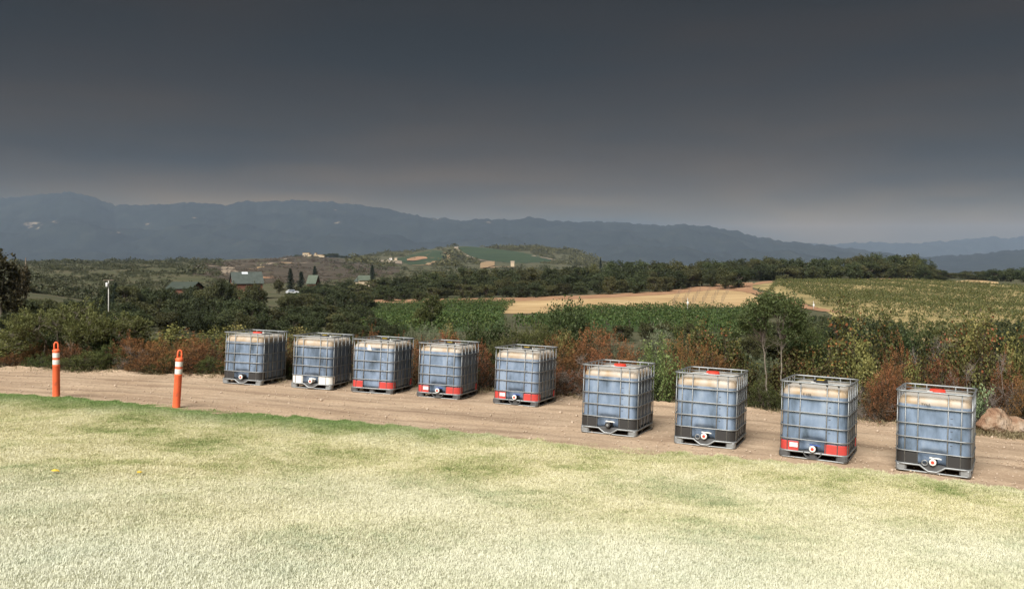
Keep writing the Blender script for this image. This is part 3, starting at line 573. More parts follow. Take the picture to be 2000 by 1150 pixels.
def shrub_parts(kind, seed):
    r = np.random.default_rng(seed); segs = []; parts = []
    R = H0/2
    if kind in ('rust', 'chamise', 'sage', 'dark'):
        nt_ = {'rust': 420, 'chamise': 460, 'sage': 420, 'dark': 330}[kind]
        P, Dn = dome(nt_, r, .35, -.02, .28); P = P*np.array([R, R, H0*.86])
        stems = [limb((r.normal(0,.05), r.normal(0,.05), -.05), (r.normal(0,.3), r.normal(0,.3), r.uniform(.4,.8)), .022, .010, r, segs) for _ in range(9)]
        sp = np.array([q for s_ in stems for q in s_[1:]])
        C = []; A = []; T = []; LN = []
        for p, dn in zip(P, Dn):
            b0 = sp[np.argmin(np.linalg.norm(sp-p*np.array([.6,.6,.6]), axis=1))]
            if r.random() < .5: limb(b0, p, .007, .002, r, segs, .12, 3)
            g = unit(dn*np.array([.8,.8,.6])+np.array([0,0,.75])+r.normal(0,.3,3)); ln = r.uniform(.12, .30)*(1.15 if kind == 'rust' else 1)
            m_ = {'rust': 26, 'chamise': 28, 'sage': 26, 'dark': 34}[kind]
            tt = r.random(m_); sg = {'rust': .028, 'chamise': .032, 'sage': .04, 'dark': .07}[kind]
            C.append(p+np.outer(tt-.25, g*ln)+r.normal(0, sg, (m_, 3))); A.append(g*.7+r.normal(0, .6, (m_, 3)))
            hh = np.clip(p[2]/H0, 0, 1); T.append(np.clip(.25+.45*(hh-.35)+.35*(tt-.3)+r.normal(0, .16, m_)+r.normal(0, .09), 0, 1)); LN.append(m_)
        C = np.concatenate(C); A = np.concatenate(A); T = np.concatenate(T)
        l_, w_ = {'rust': (.055,.014), 'chamise': (.055,.016), 'sage': (.05,.022), 'dark': (.06,.034)}[kind]
        V, Fc = leaves(C, A, l_*r.uniform(.6, 1.4, len(C)), w_*r.uniform(.7, 1.4, len(C)), r)
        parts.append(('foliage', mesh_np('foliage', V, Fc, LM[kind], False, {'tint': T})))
        V, Fc = tubes(segs, 4); parts.append(('branches', mesh_np('branches', V, Fc, darkbark_m)))
    elif kind in ('vine', 'vinered', 'ivy'):
        nt_ = 240 if kind != 'ivy' else 110
        P, Dn = dome(nt_, r, .5, .0, .36); P = P*np.array([R, R, H0*.9])
        C = []; A = []; T = []
        for p, dn in zip(P, Dn):
            m_ = 17; C.append(p+r.normal(0, .075, (m_, 3))); A.append(unit(np.cross(dn, r.normal(size=(m_, 3))))+dn*.15+np.array([0,0,-.25]))
            base = r.random()
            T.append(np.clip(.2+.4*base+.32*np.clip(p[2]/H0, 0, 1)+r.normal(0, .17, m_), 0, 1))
            if r.random() < .4: limb((r.normal(0,.2), r.normal(0,.2), 0), p, .009, .003, r, segs, .2, 4)
        C = np.concatenate(C); A = np.concatenate(A); T = np.concatenate(T); s_ = .085 if kind == 'ivy' else .068
        V, Fc = leaves(C, A, s_*r.uniform(.6, 1.35, len(C)), s_*.85*r.uniform(.6, 1.3, len(C)), r)
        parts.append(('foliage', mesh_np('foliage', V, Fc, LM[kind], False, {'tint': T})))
        V, Fc = tubes(segs, 4); parts.append(('branches', mesh_np('branches', V, Fc, darkbark_m)))
    elif kind == 'sapling':
        C = []; A = []; T = []
        for i in range(22):
            th = r.uniform(0, 6.28); rr = R*.95*r.random()**.6; hh = H0*r.uniform(.6, 1.03)*(1-.35*(rr/R)**2)
            tip = np.array([rr*math.cos(th), rr*math.sin(th), hh]); pts = limb((tip[0]*.25, tip[1]*.25, -.03), tip, .012, .003, r, segs, .1, 5)
            for a0, a1 in zip(pts[:-1], pts[1:]):
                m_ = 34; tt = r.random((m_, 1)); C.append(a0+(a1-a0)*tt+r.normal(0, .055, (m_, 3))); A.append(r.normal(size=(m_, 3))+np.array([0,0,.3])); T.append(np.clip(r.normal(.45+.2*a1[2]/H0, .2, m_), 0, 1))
        C = np.concatenate(C); A = np.concatenate(A); T = np.concatenate(T)
        V, Fc = leaves(C, A, .065*r.uniform(.6, 1.3, len(C)), .038*r.uniform(.7, 1.3, len(C)), r)
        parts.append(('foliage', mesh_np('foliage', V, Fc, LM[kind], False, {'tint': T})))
        V, Fc = tubes(segs, 4); parts.append(('branches', mesh_np('branches', V, Fc, darkbark_m)))
    elif kind == 'twig':
        for i in range(12):
            P_, D_ = dome(1, r, .6); tip = P_[0]*np.array([R, R, H0*.9]); pts = limb((r.normal(0,.08), r.normal(0,.08), -.03), tip, .016, .004, r, segs, .15, 5)
            for q in pts[1:]:
                for _ in range(9):
                    e_ = q+unit(r.normal(size=3)+np.array([0,0,.5])+unit(q)*.7)*r.uniform(.15,.42); pp = limb(q, e_, .005, .0018, r, segs, .2, 2)
                    for _ in range(3): limb(pp[1], pp[1]+unit(r.normal(size=3)+np.array([0,0,.4]))*r.uniform(.08,.2), .0028, .0012, r, segs, .1, 1)
        V, Fc = tubes(segs, 4); parts.append(('branches', mesh_np('branches', V, Fc, greytwig_m)))
        P, Dn = dome(160, r, .3); C = np.repeat(P*np.array([R, R, H0*.8]), 9, 0)+r.normal(0, .05, (1440, 3))
        V, Fc = leaves(C, r.normal(size=(1440, 3)), .045, .012, r); parts.append(('foliage', mesh_np('foliage', V, Fc, LM['brown'], False, {'tint': r.random(1440)})))
    elif kind in ('olive', 'brown'):
        C = []; A = []; T = []
        for i in range(6):
            th = i*1.05+r.uniform(-.3,.3); rr = R*r.uniform(.25,.6); fork = np.array([rr*math.cos(th), rr*math.sin(th), H0*r.uniform(.38,.55)])
            limb((fork[0]*.2, fork[1]*.2, -.05), fork, .03, .016, r, segs, .12, 4)
            for j in range(7):
                tip = fork+unit(np.array([math.cos(th), math.sin(th), .9])+r.normal(0,.55,3))*r.uniform(.25,.55); tip[2] = min(tip[2], H0*.97)
                pts = limb(fork, tip, .012, .004, r, segs, .12, 3)
                for _ in range(13):
                    c0 = tip+r.normal(0, .10, 3)*np.array([1.25,1.25,.8]); limb(pts[2], c0, .004, .0015, r, segs, .1, 1)
                    m_ = 26; g = unit(c0-fork+np.array([0,0,.25])+r.normal(0,.1,3)); tt = r.random(m_)
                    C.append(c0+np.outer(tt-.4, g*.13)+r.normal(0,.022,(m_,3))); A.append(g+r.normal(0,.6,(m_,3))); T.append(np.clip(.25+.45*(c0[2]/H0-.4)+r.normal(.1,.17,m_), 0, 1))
        C = np.concatenate(C); A = np.concatenate(A); T = np.concatenate(T)
        V, Fc = leaves(C, A, .055*r.uniform(.6, 1.3, len(C)), .016*r.uniform(.7, 1.3, len(C)), r)
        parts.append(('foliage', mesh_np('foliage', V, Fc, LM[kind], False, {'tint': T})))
        V, Fc = tubes(segs, 5); parts.append(('branches', mesh_np('branches', V, Fc, bark_m)))
    return parts
SH = {k: [shrub_parts(k, 100*i+j) for j in range(nv)] for i, (k, nv) in enumerate((('rust',4),('chamise',3),('dark',3),('olive',3),('vine',3),('vinered',3),('sapling',1),('sage',2),('ivy',1),('twig',2),('brown',1)))}
DESC = {'rust': ('rusty brown feathery shrub', 'shrub'), 'chamise': ('fine leaved green shrub', 'shrub'), 'dark': ('dense dark green shrub', 'shrub'), 'olive': ('tall open olive green shrub', 'shrub'),
        'vine': ('yellow green vine covered shrub', 'shrub'), 'vinered': ('shrub with reddening vine leaves', 'shrub'), 'sapling': ('bright green leafy sapling', 'sapling'), 'sage': ('grey green rounded bush', 'bush'),
        'ivy': ('broad leaved blue green climber', 'plant'), 'twig': ('leafless grey brown twiggy shrub', 'shrub'), 'brown': ('bronze leaved open shrub', 'shrub')}
NM = {'rust': 'rusty_shrub', 'chamise': 'green_shrub', 'dark': 'dark_shrub', 'olive': 'olive_shrub', 'vine': 'vine_shrub', 'vinered': 'red_vine_shrub', 'sapling': 'sapling', 'sage': 'sage_bush', 'ivy': 'climbing_plant', 'twig': 'twig_shrub', 'brown': 'bronze_shrub'}
ORD = ['first', 'second', 'third', 'fourth', 'fifth', 'sixth', 'seventh', 'eighth', 'ninth']
def place_ref(px):
    for lim, s_ in ((-10,'beyond the left edge of the view'),(70,'left of the upright orange post'),(150,'behind the upright orange post'),(235,'right of the upright orange post'),(300,'between the two orange posts'),(385,'behind the leaning orange post'),(435,'between leaning orange post and first tank'),
        (563,'behind the first tank from the left'),(690,'behind the second tank from the left'),(812,'behind the third tank from the left'),(945,'behind the fourth tank from the left'),(1095,'behind the fifth tank from the left'),
        (1135,'in the gap after the fifth tank'),(1278,'behind the sixth tank from the left'),(1320,'between the sixth and seventh tanks'),(1462,'behind the seventh tank from the left'),(1520,'between the seventh and eighth tanks'),
        (1676,'behind the eighth tank from the left'),(1745,'between the eighth and ninth tanks'),(1905,'behind the ninth tank, nearest the boulder'),(2005,'behind the boulder')):
        if px < lim: return s_
    return 'beyond the boulder at the track side'
LISTED = []
def put(kind, px, top, offb, wpx, var=None, d=None):
    d = float(back_depth(px))+offb if d is None else d
    g = ground(px, d); h = max(.35, row_z(top, d)-g[2]); w = wpx/F*d
    v = SH[kind][(var if var is not None else int(rng.integers(0, 99))) % len(SH[kind])]
    e_ = link(NM[kind], None, loc=(g[0], g[1], g[2]-.03)); e_.rotation_euler.z = rng.uniform(0, 6.28); e_.scale = (w/H0, w/H0, h/H0)
    for nme, me in v: link(nme, me, e_)
    LISTED.append((e_, kind, px, d)); return e_
FRONT = [('vine',-70,655,.8,130),('rust',-130,665,.8,120),('vine',10,640,1.3,110),('rust',22,690,.5,75),('rust',60,665,1.1,90),('dark',95,645,2.2,90),('chamise',78,690,.4,70),('olive',120,578,1.7,170),('olive',205,582,2.1,150),
 ('chamise',166,682,.35,120),('rust',140,655,1.3,85),('rust',248,650,1.2,90),('chamise',226,668,.8,75),('dark',205,650,1.8,100),('rust',290,662,.9,115),('rust',345,672,.5,110),('rust',402,664,.9,110),('chamise',322,692,.3,75),('chamise',414,690,.35,70),
 ('vine',282,642,2.8,100),('vine',348,632,2.6,120),('vine',410,637,2.6,110),('vine',470,641,2.8,100),('twig',262,668,.7,70),
 ('rust',300,690,.35,100),('rust',372,690,.4,90),('rust',262,700,.4,70),('rust',318,655,1.5,100),('rust',385,650,1.8,110),('rust',450,700,.6,80),('rust',560,655,1.1,70),('chamise',565,700,.6,60),('vine',590,645,3.2,90),('sage',640,647,4.0,70),('vine',668,648,3.8,70),('rust',690,655,2.6,70),('chamise',700,648,4.5,80),('rust',722,636,3.6,50),('dark',755,640,6,70),
 ('rust',772,655,2.6,70),('rust',815,662,1.8,90),('rust',862,652,2.2,110),('rust',905,648,3,90),('rust',935,668,1,80),('vine',880,640,5,50),
 ('dark',955,628,2.4,110),('dark',930,640,3.4,80),('olive',995,645,1.6,90),('brown',1012,650,2.2,80),('olive',1055,606,3.4,110),('dark',1125,588,4.6,110),('dark',1085,604,5.2,70),('chamise',1052,628,2.6,95),('vine',1090,640,2.4,60),
 ('rust',1022,682,.8,80),('rust',1092,664,1,110),('rust',1150,640,1.9,110),('rust',1205,650,1.4,100),('rust',1120,655,2.6,110),('rust',1172,690,.6,110),('twig',1140,706,.4,120),('rust',1235,684,.7,90),('rust',1100,715,.4,80),('twig',1110,720,.6,90),
 ('sapling',1292,642,.35,100),('sapling',1345,690,1.0,40),('chamise',1345,622,3.4,110),('sage',1300,640,3.6,80),('dark',1400,650,3.2,100),('rust',1328,655,1.8,80),('rust',1385,672,1.1,110),('vinered',1420,640,2.2,100),('vinered',1372,650,2.6,90),('vinered',1448,690,.9,95),('dark',1275,720,.5,60),
 ('chamise',1498,738,.3,75),('vinered',1540,660,1.5,110),('chamise',1600,628,2.8,120),('vinered',1622,660,1.2,110),('vinered',1668,628,2.0,120),('vine',1690,645,1.5,70),('dark',1570,650,2.6,110),('dark',1745,640,2.8,110),
 ('vinered',1725,650,2.0,100),('rust',1762,660,1.2,90),('vine',1700,690,.9,70),('rust',1735,695,.6,90),('twig',1690,735,.4,110),('vinered',1590,720,.5,90),('vinered',1560,700,1.0,80),('rust',1720,720,.3,70),('brown',1660,690,1.4,90),
 ('twig',1805,650,1.6,110),('vinered',1840,650,1.6,100),('vine',1785,695,.8,50),('vinered',1870,636,2.4,110),('rust',1845,700,.7,80),('vine',1905,640,2.4,100),('vinered',1930,650,1.7,110),('rust',1960,690,1.2,80),('vine',1975,665,1.6,70),('twig',1950,720,.9,110),
 ('vinered',2045,650,1.4,120),('rust',1998,735,.7,80),('dark',1800,640,3.2,110),('vine',2090,690,1,110),('twig',1880,700,.5,90),('rust',2100,720,.6,110),('chamise',2000,640,3,110),('ivy',1912,735,.25,55),('rust',1780,740,.35,80),('rust',1850,760,.3,70)]
for a_ in FRONT: put(*a_)
for k, px, top, w in (('sage',805,640,40),('sage',828,634,44),('sage',850,637,40),('sage',876,636,40),('sage',898,642,32),('dark',795,634,40),('vine',890,648,24)): put(k, px, top, 0, w, d=46+rng.uniform(-2,2))
cnt = {}
for o, k, px, d in LISTED: cnt.setdefault((k, place_ref(px) if d < 40 else 'x'), []).append((px, o))
for (k, ref), lst in cnt.items():
    lst.sort(key=lambda t: t[0]); n = len(lst)
    if ref == 'x': ref = 'in the hollow beyond the third and fourth tanks'
    for i, (px, o) in enumerate(lst):
        q = '' if n == 1 else ', '+((['left one','right one'] if n == 2 else ['left one','middle one','right one'])[i] if n < 4 else ORD[i]+' one')
        tag(o, '%s %s%s' % (DESC[k][0], ref, q), DESC[k][1], 'shrubs lining the back of the track' if 'hollow' not in ref else 'bushes in the hollow')

# the small tree with two pale trunks between the seventh and eighth tanks
def twin_tree():
    r = np.random.default_rng(77); d = float(back_depth(1500))+.9; base = ground(1500, d)
    root = link('twin_trunk_tree', None, loc=tuple(base)); sg = [[], []]; C = []; A = []; T = []; sgb = []
    def loc(px, row, dy=0): return np.array([(px-1000)/F*(d+dy)-base[0], dy, row_z(row, d+dy)-base[2]])
    for ti, (pts, tips) in enumerate((([(1503,775),(1497,735),(1493,690),(1489,665)], [(1455,615),(1470,600),(1490,590),(1500,605),(1478,635),(1450,640),(1510,590)]),
                     ([(1527,775),(1525,735),(1526,690),(1528,662)], [(1530,600),(1545,605),(1560,615),(1515,600),(1540,640),(1565,635),(1525,590)]))):
        q = [loc(*p) for p in pts]; q[0][2] = -.05
        for i in range(3): limb(q[i], q[i+1], .024-.005*i, .019-.005*i, r, sg[ti], .05, 3)
        for tp in tips:
            for rep in range(3):
                tip = loc(tp[0]+r.normal(0,6), tp[1]+r.normal(0,6), r.normal(0,.3)); pts2 = limb(q[3]+r.normal(0,.02,3), tip, .010, .003, r, sgb, .1, 4)
                for _ in range(16):
                    c0 = tip+r.normal(0,.085,3); m_ = 22; C.append(c0+r.normal(0,.035,(m_,3))); A.append(r.normal(size=(m_,3))+np.array([0,0,.5])); T.append(np.clip(r.normal(.4+.25*(tip[2]-.8),.18,m_),0,1))
        for _ in range(9):
            b0 = q[2]+(q[3]-q[2])*r.uniform(-.5,1); limb(b0, b0+unit(np.array([r.normal(0,.7),r.normal(0,.4),1.1]))*r.uniform(.3,.6), .006, .0015, r, sgb, .15, 3)
    for s_ in sg: V, Fc = tubes(s_, 7); link('trunk', mesh_np('trunk', V, Fc, bark_m, True), root)
    V, Fc = tubes(sgb, 4); link('branches', mesh_np('branches', V, Fc, greytwig_m), root)
    C = np.concatenate(C); V, Fc = leaves(C, np.concatenate(A), .05*r.uniform(.6,1.3,len(C)), .024*r.uniform(.7,1.3,len(C)), r)
    link('crown', mesh_np('crown', V, Fc, LM['dark'], False, {'tint': np.concatenate(T)}), root)
    tag(root, 'small dark crowned tree on two thin pale trunks between the seventh and eighth tanks', 'tree')
twin_tree()

# ---------------------------------------------------------------- trees of the middle distance
def tree_parts(kind, seed):
    """pattern 10 m high and 10 m wide"""
    r = np.random.default_rng(seed); segs = []; C = []; A = []; T = []
    if kind == 'conifer':
        limb((0,0,-.3),(0,0,9.6),.28,.05,r,segs,.01,4)
        for z in np.linspace(1.0, 9.6, 26):
            R = 3.2*(1-(z/10.2))**.8+.15
            for k in range(11):
                th = r.uniform(0, 6.28); ln = R*r.uniform(.7,1.1); e_ = np.array([ln*math.cos(th), ln*math.sin(th), z-.25*ln]); m_ = 16; t = r.random((m_,1))
                C.append(np.array([0,0,z])+(e_-np.array([0,0,z]))*t+r.normal(0,.16,(m_,3))); A.append(np.tile(unit(e_-np.array([0,0,z])),(m_,1))+r.normal(0,.4,(m_,3))); T.append(np.clip(r.normal(.4,.2,m_)+.2*(t[:,0]-.5),0,1))
        l_, w_ = .42, .16; mat = LM['conifer']
    else:
        nl = {'oak': 34, 'oakwarm': 30, 'tall': 26, 'pale': 26}[kind]; Rx = {'oak': 4.6, 'oakwarm': 4.4, 'tall': 3.6, 'pale': 3.6}[kind]
        zc, zr = (5.0, 4.6) if kind in ('tall', 'pale') else (4.6, 4.8)
        limb((0,0,-.4),(r.normal(0,.3),r.normal(0,.3),3.4),.36,.22,r,segs,.06,4); top = segs[-1][1]
        d_ = unit(r.normal(size=(nl,3))); ctr = d_*np.array([Rx, Rx, zr])*(r.uniform(.45,.86,(nl,1)))+np.array([0,0,zc]); ctr[:,2] = np.clip(ctr[:,2], 1.2, 9.2)
        for c0, dn in zip(ctr, d_):
            if r.random() < .6: limb(top, c0, .13, .03, r, segs, .1, 3)
            lr = r.uniform(.9,1.75); nsub = 20; sub = c0+unit(r.normal(size=(nsub,3)))*lr*r.uniform(.55,1.0,(nsub,1))*np.array([1.05,1.05,.75])
            br = r.normal(0,.07)
            for s_ in sub:
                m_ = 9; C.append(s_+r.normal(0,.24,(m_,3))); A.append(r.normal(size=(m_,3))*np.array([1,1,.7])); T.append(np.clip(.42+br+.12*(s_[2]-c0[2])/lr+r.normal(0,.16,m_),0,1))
        l_, w_ = .40, .26; mat = LM[{'oak':'oak','oakwarm':'oakwarm','tall':'brown','pale':'olive'}[kind]]
    C = np.concatenate(C); V, Fc = leaves(C, np.concatenate(A), l_*r.uniform(.6,1.4,len(C)), w_*r.uniform(.6,1.4,len(C)), r)
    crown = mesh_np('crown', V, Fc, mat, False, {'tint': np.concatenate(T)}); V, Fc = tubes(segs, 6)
    return [('crown', crown), ('trunk', mesh_np('trunk', V, Fc, bark_m if kind in ('pale','tall') else darkbark_m, True))]
TR = {k: [tree_parts(k, 900+50*i+j) for j in range(nv)] for i, (k, nv) in enumerate((('oak',5),('oakwarm',4),('tall',2),('pale',1),('conifer',2)))}
def tree(kind, px, top, wpx, d, label, group=None, name=None, base=None):
    g = ground(px, d); h = max(2.0, row_z(top, d)-g[2]); w = wpx/F*d
    e_ = link(name or {'oak':'oak_tree','oakwarm':'oak_tree','tall':'tall_tree','pale':'pale_tree','conifer':'conifer'}[kind], None, loc=(g[0], g[1], g[2]-.1)); e_.rotation_euler.z = rng.uniform(0, 6.28)
    e_.scale = (w/(9.0 if kind != 'conifer' else 4.0), w/(9.0 if kind != 'conifer' else 4.0), h/9.6)
    for nme, me in TR[kind][int(rng.integers(0, 99)) % len(TR[kind])]: link(nme, me, e_)
    return tag(e_, label, 'tree', group)
def nth(i): return '%d%s' % (i, 'th' if 10 < i % 100 < 14 else {1:'st',2:'nd',3:'rd'}.get(i % 10, 'th'))
def belt(pts, n, d0, d1, wpx, label, group, kinds=('oak','oak','oakwarm'), jit=5, drop=0):
    xs = sorted(x+rng.normal(0, wpx*.15) for x in np.linspace(pts[0][0], pts[-1][0], n))
    for i, x in enumerate(xs):
        d = rng.uniform(d0, d1); top = np.interp(x, [p for p, _ in pts], [q for _, q in pts])+abs(rng.normal(0, jit))+drop
        tree(kinds[int(rng.integers(0, len(kinds)))], x, top, wpx*rng.uniform(.75, 1.3), d, '%s, %s from the left' % (label, nth(i+1)), group)
B1 = [(590,560),(650,546),(700,551),(750,541),(800,536),(850,528),(900,523),(950,521),(1000,525),(1050,520),(1100,520),(1150,514),(1200,506),(1250,509),(1300,507),(1350,507),(1400,505),(1440,506)]
B1 = [(p, q-6) for p, q in B1]
belt(B1, 38, 350, 385, 50, 'dark skyline oak of the belt behind the straw field', 'oaks of the middle tree belt')
belt([(p, q+16) for p, q in B1], 38, 318, 345, 48, 'dark oak inside the belt behind the straw field', 'oaks of the middle tree belt', ('oak','oakwarm','oak'), 6)
belt([(p, q+30) for p, q in B1 if p < 1320], 26, 300, 316, 34, 'low dark oak in the lowest rank of the middle tree belt', 'oaks of the middle tree belt', ('oak','oakwarm'), 5)
B2 = [(1400,506),(1450,503),(1500,499),(1560,503),(1600,501),(1650,498),(1690,492),(1710,491),(1750,497),(1790,499),(1815,512),(1835,530)]
B2 = [(p, q-4) for p, q in B2]
belt(B2, 28, 450, 480, 42, 'dark oak on the crest of the wood above the vineyard', 'oaks above the vineyard')
belt([(p, q+14) for p, q in B2], 28, 432, 448, 42, 'dark oak at the lower edge of the wood above the vineyard', 'oaks above the vineyard', ('oak','oakwarm','oak'), 5)
tree('pale', 1788, 496, 34, 446, 'feathery paler tree at the right end of the wood above the vineyard', name='feathery_tree')
belt([(1825,534),(1860,530),(1900,524),(1950,526),(2010,528),(2080,522)], 14, 640, 720, 30, 'hazy oak beyond the pale dry meadow', 'oaks beyond the meadow', ('oakwarm','oak'), 4)
belt([(1900,536),(1940,520),(1960,522),(1990,515),(2030,512),(2080,516)], 10, 470, 500, 40, 'dark oak standing at the upper right corner of the vineyard', 'oaks at the vineyard corner')
# wooded slope left of the hollow
belt([(210,550),(250,546),(300,553),(350,553),(400,546),(430,536),(470,539),(500,546)], 16, 190, 225, 46, 'dark oak on the wooded slope left of the green roofed house', 'oaks on the wooded slope')
belt([(215,580),(260,576),(320,572),(380,570),(430,566),(490,572),(540,586),(600,590),(650,585),(710,588)], 20, 135, 160, 58, 'dark oak in the middle of the wooded slope', 'oaks on the wooded slope', ('oak','oakwarm','oak'))
belt([(200,600),(260,598),(320,596),(380,592),(450,592),(520,602),(580,605),(640,600),(690,598),(735,604)], 20, 100, 128, 56, 'dark oak low on the wooded slope nearest the shrubs', 'oaks on the wooded slope', ('oak','oakwarm','oak'))
belt([(-60,560),(0,575),(60,572),(120,578),(180,570)], 8, 110, 150, 60, 'dark oak behind the tall olive green shrubs', 'oaks on the left slope', ('oak','oakwarm'))
belt([(-60,600),(0,605),(60,610),(120,612),(200,612)], 8, 70, 95, 60, 'low dark oak behind the upright orange post', 'oaks on the left slope', ('oak','oak'))
belt([(560,560),(600,566),(640,560),(680,556),(720,560)], 10, 215, 260, 40, 'oak standing between the houses and the wooded slope', 'oaks around the houses', ('oakwarm','oak'))
tree('tall', 0, 466, 110, 92, 'tall bronze leaved tree rising at the left edge of the view', name='bronze_tree'); tree('tall', -60, 460, 120, 96, 'second tall bronze leaved tree cut by the left edge', name='bronze_tree')
tree('tall', 38, 505, 56, 100, 'slimmer bronze leaved tree beside the tall one at the left edge', name='bronze_tree')
tree('pale', 846, 575, 62, 120, 'pale olive tree standing alone before the green vineyard', name='pale_tree')
tree('pale', 820, 600, 40, 118, 'smaller pale olive tree leaning against the lone one', name='pale_tree')
tree('conifer', 567, 525, 17, 330, 'tall dark conifer beside the parked white car'); tree('conifer', 615, 520, 13, 520, 'dark conifer behind the small green roofed hut'); tree('conifer', 226, 553, 20, 190, 'pointed dark conifer right of the utility pole')
tree('conifer', 588, 531, 16, 420, 'blunt dark conifer left of the small green roofed hut'); tree('conifer', 727, 518, 13, 560, 'dark conifer beside the far cottage'); tree('oakwarm', 545, 540, 24, 345, 'pale green rounded tree right of the large green roofed house')
for px, top in ((1091,485),(1096,487),(1102,484),(1109,486),(1114,488),(1120,492)): tree('conifer', px, top, 6, 2550, 'tiny pointed conifer on the right shoulder of the far hill', 'conifers on the far hill')
tree('conifer', 1173, 504, 7, 900, 'tiny conifer standing above the tree belt right of the far hill')
belt([(-60,566),(20,560),(80,556),(140,562),(200,560)], 9, 230, 300, 44, 'oak standing on the plateau edge behind the left slope', 'oaks on the left slope', ('oak','oakwarm'))
belt([(1470,628),(1510,622),(1560,616),(1600,618)], 6, 92, 125, 46, 'low oak in the hollow behind the twin trunk tree', 'low trees in the hollow', ('oak','oakwarm'), 3)
belt([(1400,655),(1440,645),(1480,640),(1530,642),(1570,645)], 7, 44, 66, 70, 'small oak close behind the twin trunk tree', 'low trees in the hollow', ('oak','oakwarm'), 3)
belt([(1810,532),(1840,531),(1880,530),(1910,527)], 7, 540, 600, 34, 'oak closing the gap right of the vineyard wood', 'oaks beyond the meadow', ('oak','oakwarm'), 2)
for px, top, w, d in ((452,553,44,262),(503,561,40,255),(380,560,40,225),(335,563,40,225),(598,556,34,330),(632,555,34,340)): tree('oak', px, top, w, d, 'dark oak standing directly in front of a green roofed house', 'oaks around the houses')
belt([(1545,612),(1590,608),(1640,609)], 5, 128, 150, 40, 'low oak below the bend of the dirt road', 'low trees in the hollow', ('oak',), 2)
# lower-right dark clumps in front of the vineyard
belt([(1585,625),(1610,610),(1650,605),(1700,606),(1740,615),(1755,640)], 10, 62, 84, 60, 'rounded dark oak in the hollow below the vineyard', 'oaks below the vineyard', ('oak','oak'), 4)
belt([(1905,635),(1950,615),(2000,610),(2060,606),(2110,612)], 8, 62, 84, 62, 'rounded dark oak below the vineyard behind the boulder', 'oaks below the vineyard', ('oak','oak'), 4)
belt([(1180,632),(1240,636),(1300,638),(1340,636)], 5, 74, 100, 42, 'low olive tree in the hollow before the green vine rows', 'low trees in the hollow', ('oakwarm',), 4)
belt([(690,640),(730,632),(770,636)], 5, 80, 104, 40, 'low dark tree at the hollow edge beyond the third tank', 'low trees in the hollow', ('oak',), 4)

# ---------------------------------------------------------------- vines
def vine_row(px0, px1, d, label, mat='grape', hgt=1.7):
    a_, b_ = ground(px0, d), ground(px1, d*1.0); n = int(abs(b_[0]-a_[0])*34); r = np.random.default_rng(int(d*10)+int(px0))
    x = r.uniform(a_[0], b_[0], n); y = np.full(n, d)+r.normal(0,.28,n); z = terrain_z(x, y)+r.uniform(.35, hgt, n)*(1+.15*np.sin(x*1.9)+.1*np.sin(x*.7))
    V, Fc = leaves(np.stack([x,y,z],-1), r.normal(size=(n,3)), .30*r.uniform(.6,1.3,n), .26*r.uniform(.6,1.3,n), r)
    o = link('vine_row', None, loc=tuple(a_)); me = mesh_np('foliage', V-a_, Fc, LM[mat], False, {'tint': np.clip(r.normal(.45,.2,n),0,1)}); link('foliage', me, o)
    segs = [(np.array([xx,d,float(terrain_z(xx,d))-.1])-a_, np.array([xx,d,float(terrain_z(xx,d))+1.2])-a_, .06, .04) for xx in np.arange(a_[0], b_[0], 3.2)]
    V, Fc = tubes(segs, 4); link('stems', mesh_np('stems', V, Fc, darkbark_m), o); return tag(o, label, 'vine row')
k = 0
for k, d in enumerate(np.arange(112, 262, 4.6)):
    p0 = 690; p1 = 1002-(262-d)*.25+rng.normal(0,3)
    tag(vine_row(p0, p1, float(d), 'leafy green vine row left of the straw field, %s from the nearest' % nth(k+1)), group='vine rows left of the straw field')
for k, d in enumerate(np.arange(118, 206, 4.0)):
    tag(vine_row(1000+(d-118)*1.6, 1500, float(d), 'leafy green vine row below the straw field, %s from the nearest' % nth(k+1), hgt=1.8), group='vine rows below the straw field')
# sparse young vines on the sloping vineyard
def young_vine(seed):
    r = np.random.default_rng(seed); n = 26; C = r.normal(0, 1, (n,3))*np.array([.42,.3,.26])+np.array([0,0,.85])
    V, Fc = leaves(C, r.normal(size=(n,3)), .36*r.uniform(.6,1.3,n), .28*r.uniform(.6,1.3,n), r); S, Sf = tubes([(np.array([0,0,-.1]),np.array([0.03,0,.8]),.045,.035)], 4)
    return V, Fc, np.clip(r.normal(.5,.22,n),0,1), S, Sf
YV = [young_vine(i) for i in range(5)]
ym = [(mesh_np('foliage', v[0], v[1], LM['drygrape'], False, {'tint': v[2]}), mesh_np('stem', v[3], v[4], darkbark_m)) for v in YV]
spots = []
ca, sa_ = math.cos(.5), math.sin(.5)
for i in range(-160, 160):
    for j in range(-240, 240):
        u, v = i*2.7, j*1.5; x = 110+u*ca-v*sa_; y = 290+u*sa_+v*ca
        if not (125 < y < 445): continue
        px = 1000+F*x/y
        if px > 2060: continue
        lo = np.interp(px, [1470,1520,1600,1690,1800,2000,2300], [140,330,228,165,135,135,135]); hi = np.interp(px, [1470,1520,1600,1750,1900,2000], [140,395,425,425,405,390])
        if px < 1480 or y < lo or y > hi or rng.random() < .30+.25*math.sin(x*.09+math.sin(y*.05)*2)*math.sin(y*.07+1): continue
        spots.append((y, x))
spots.sort(); near, rest = spots[:300], spots[300:]
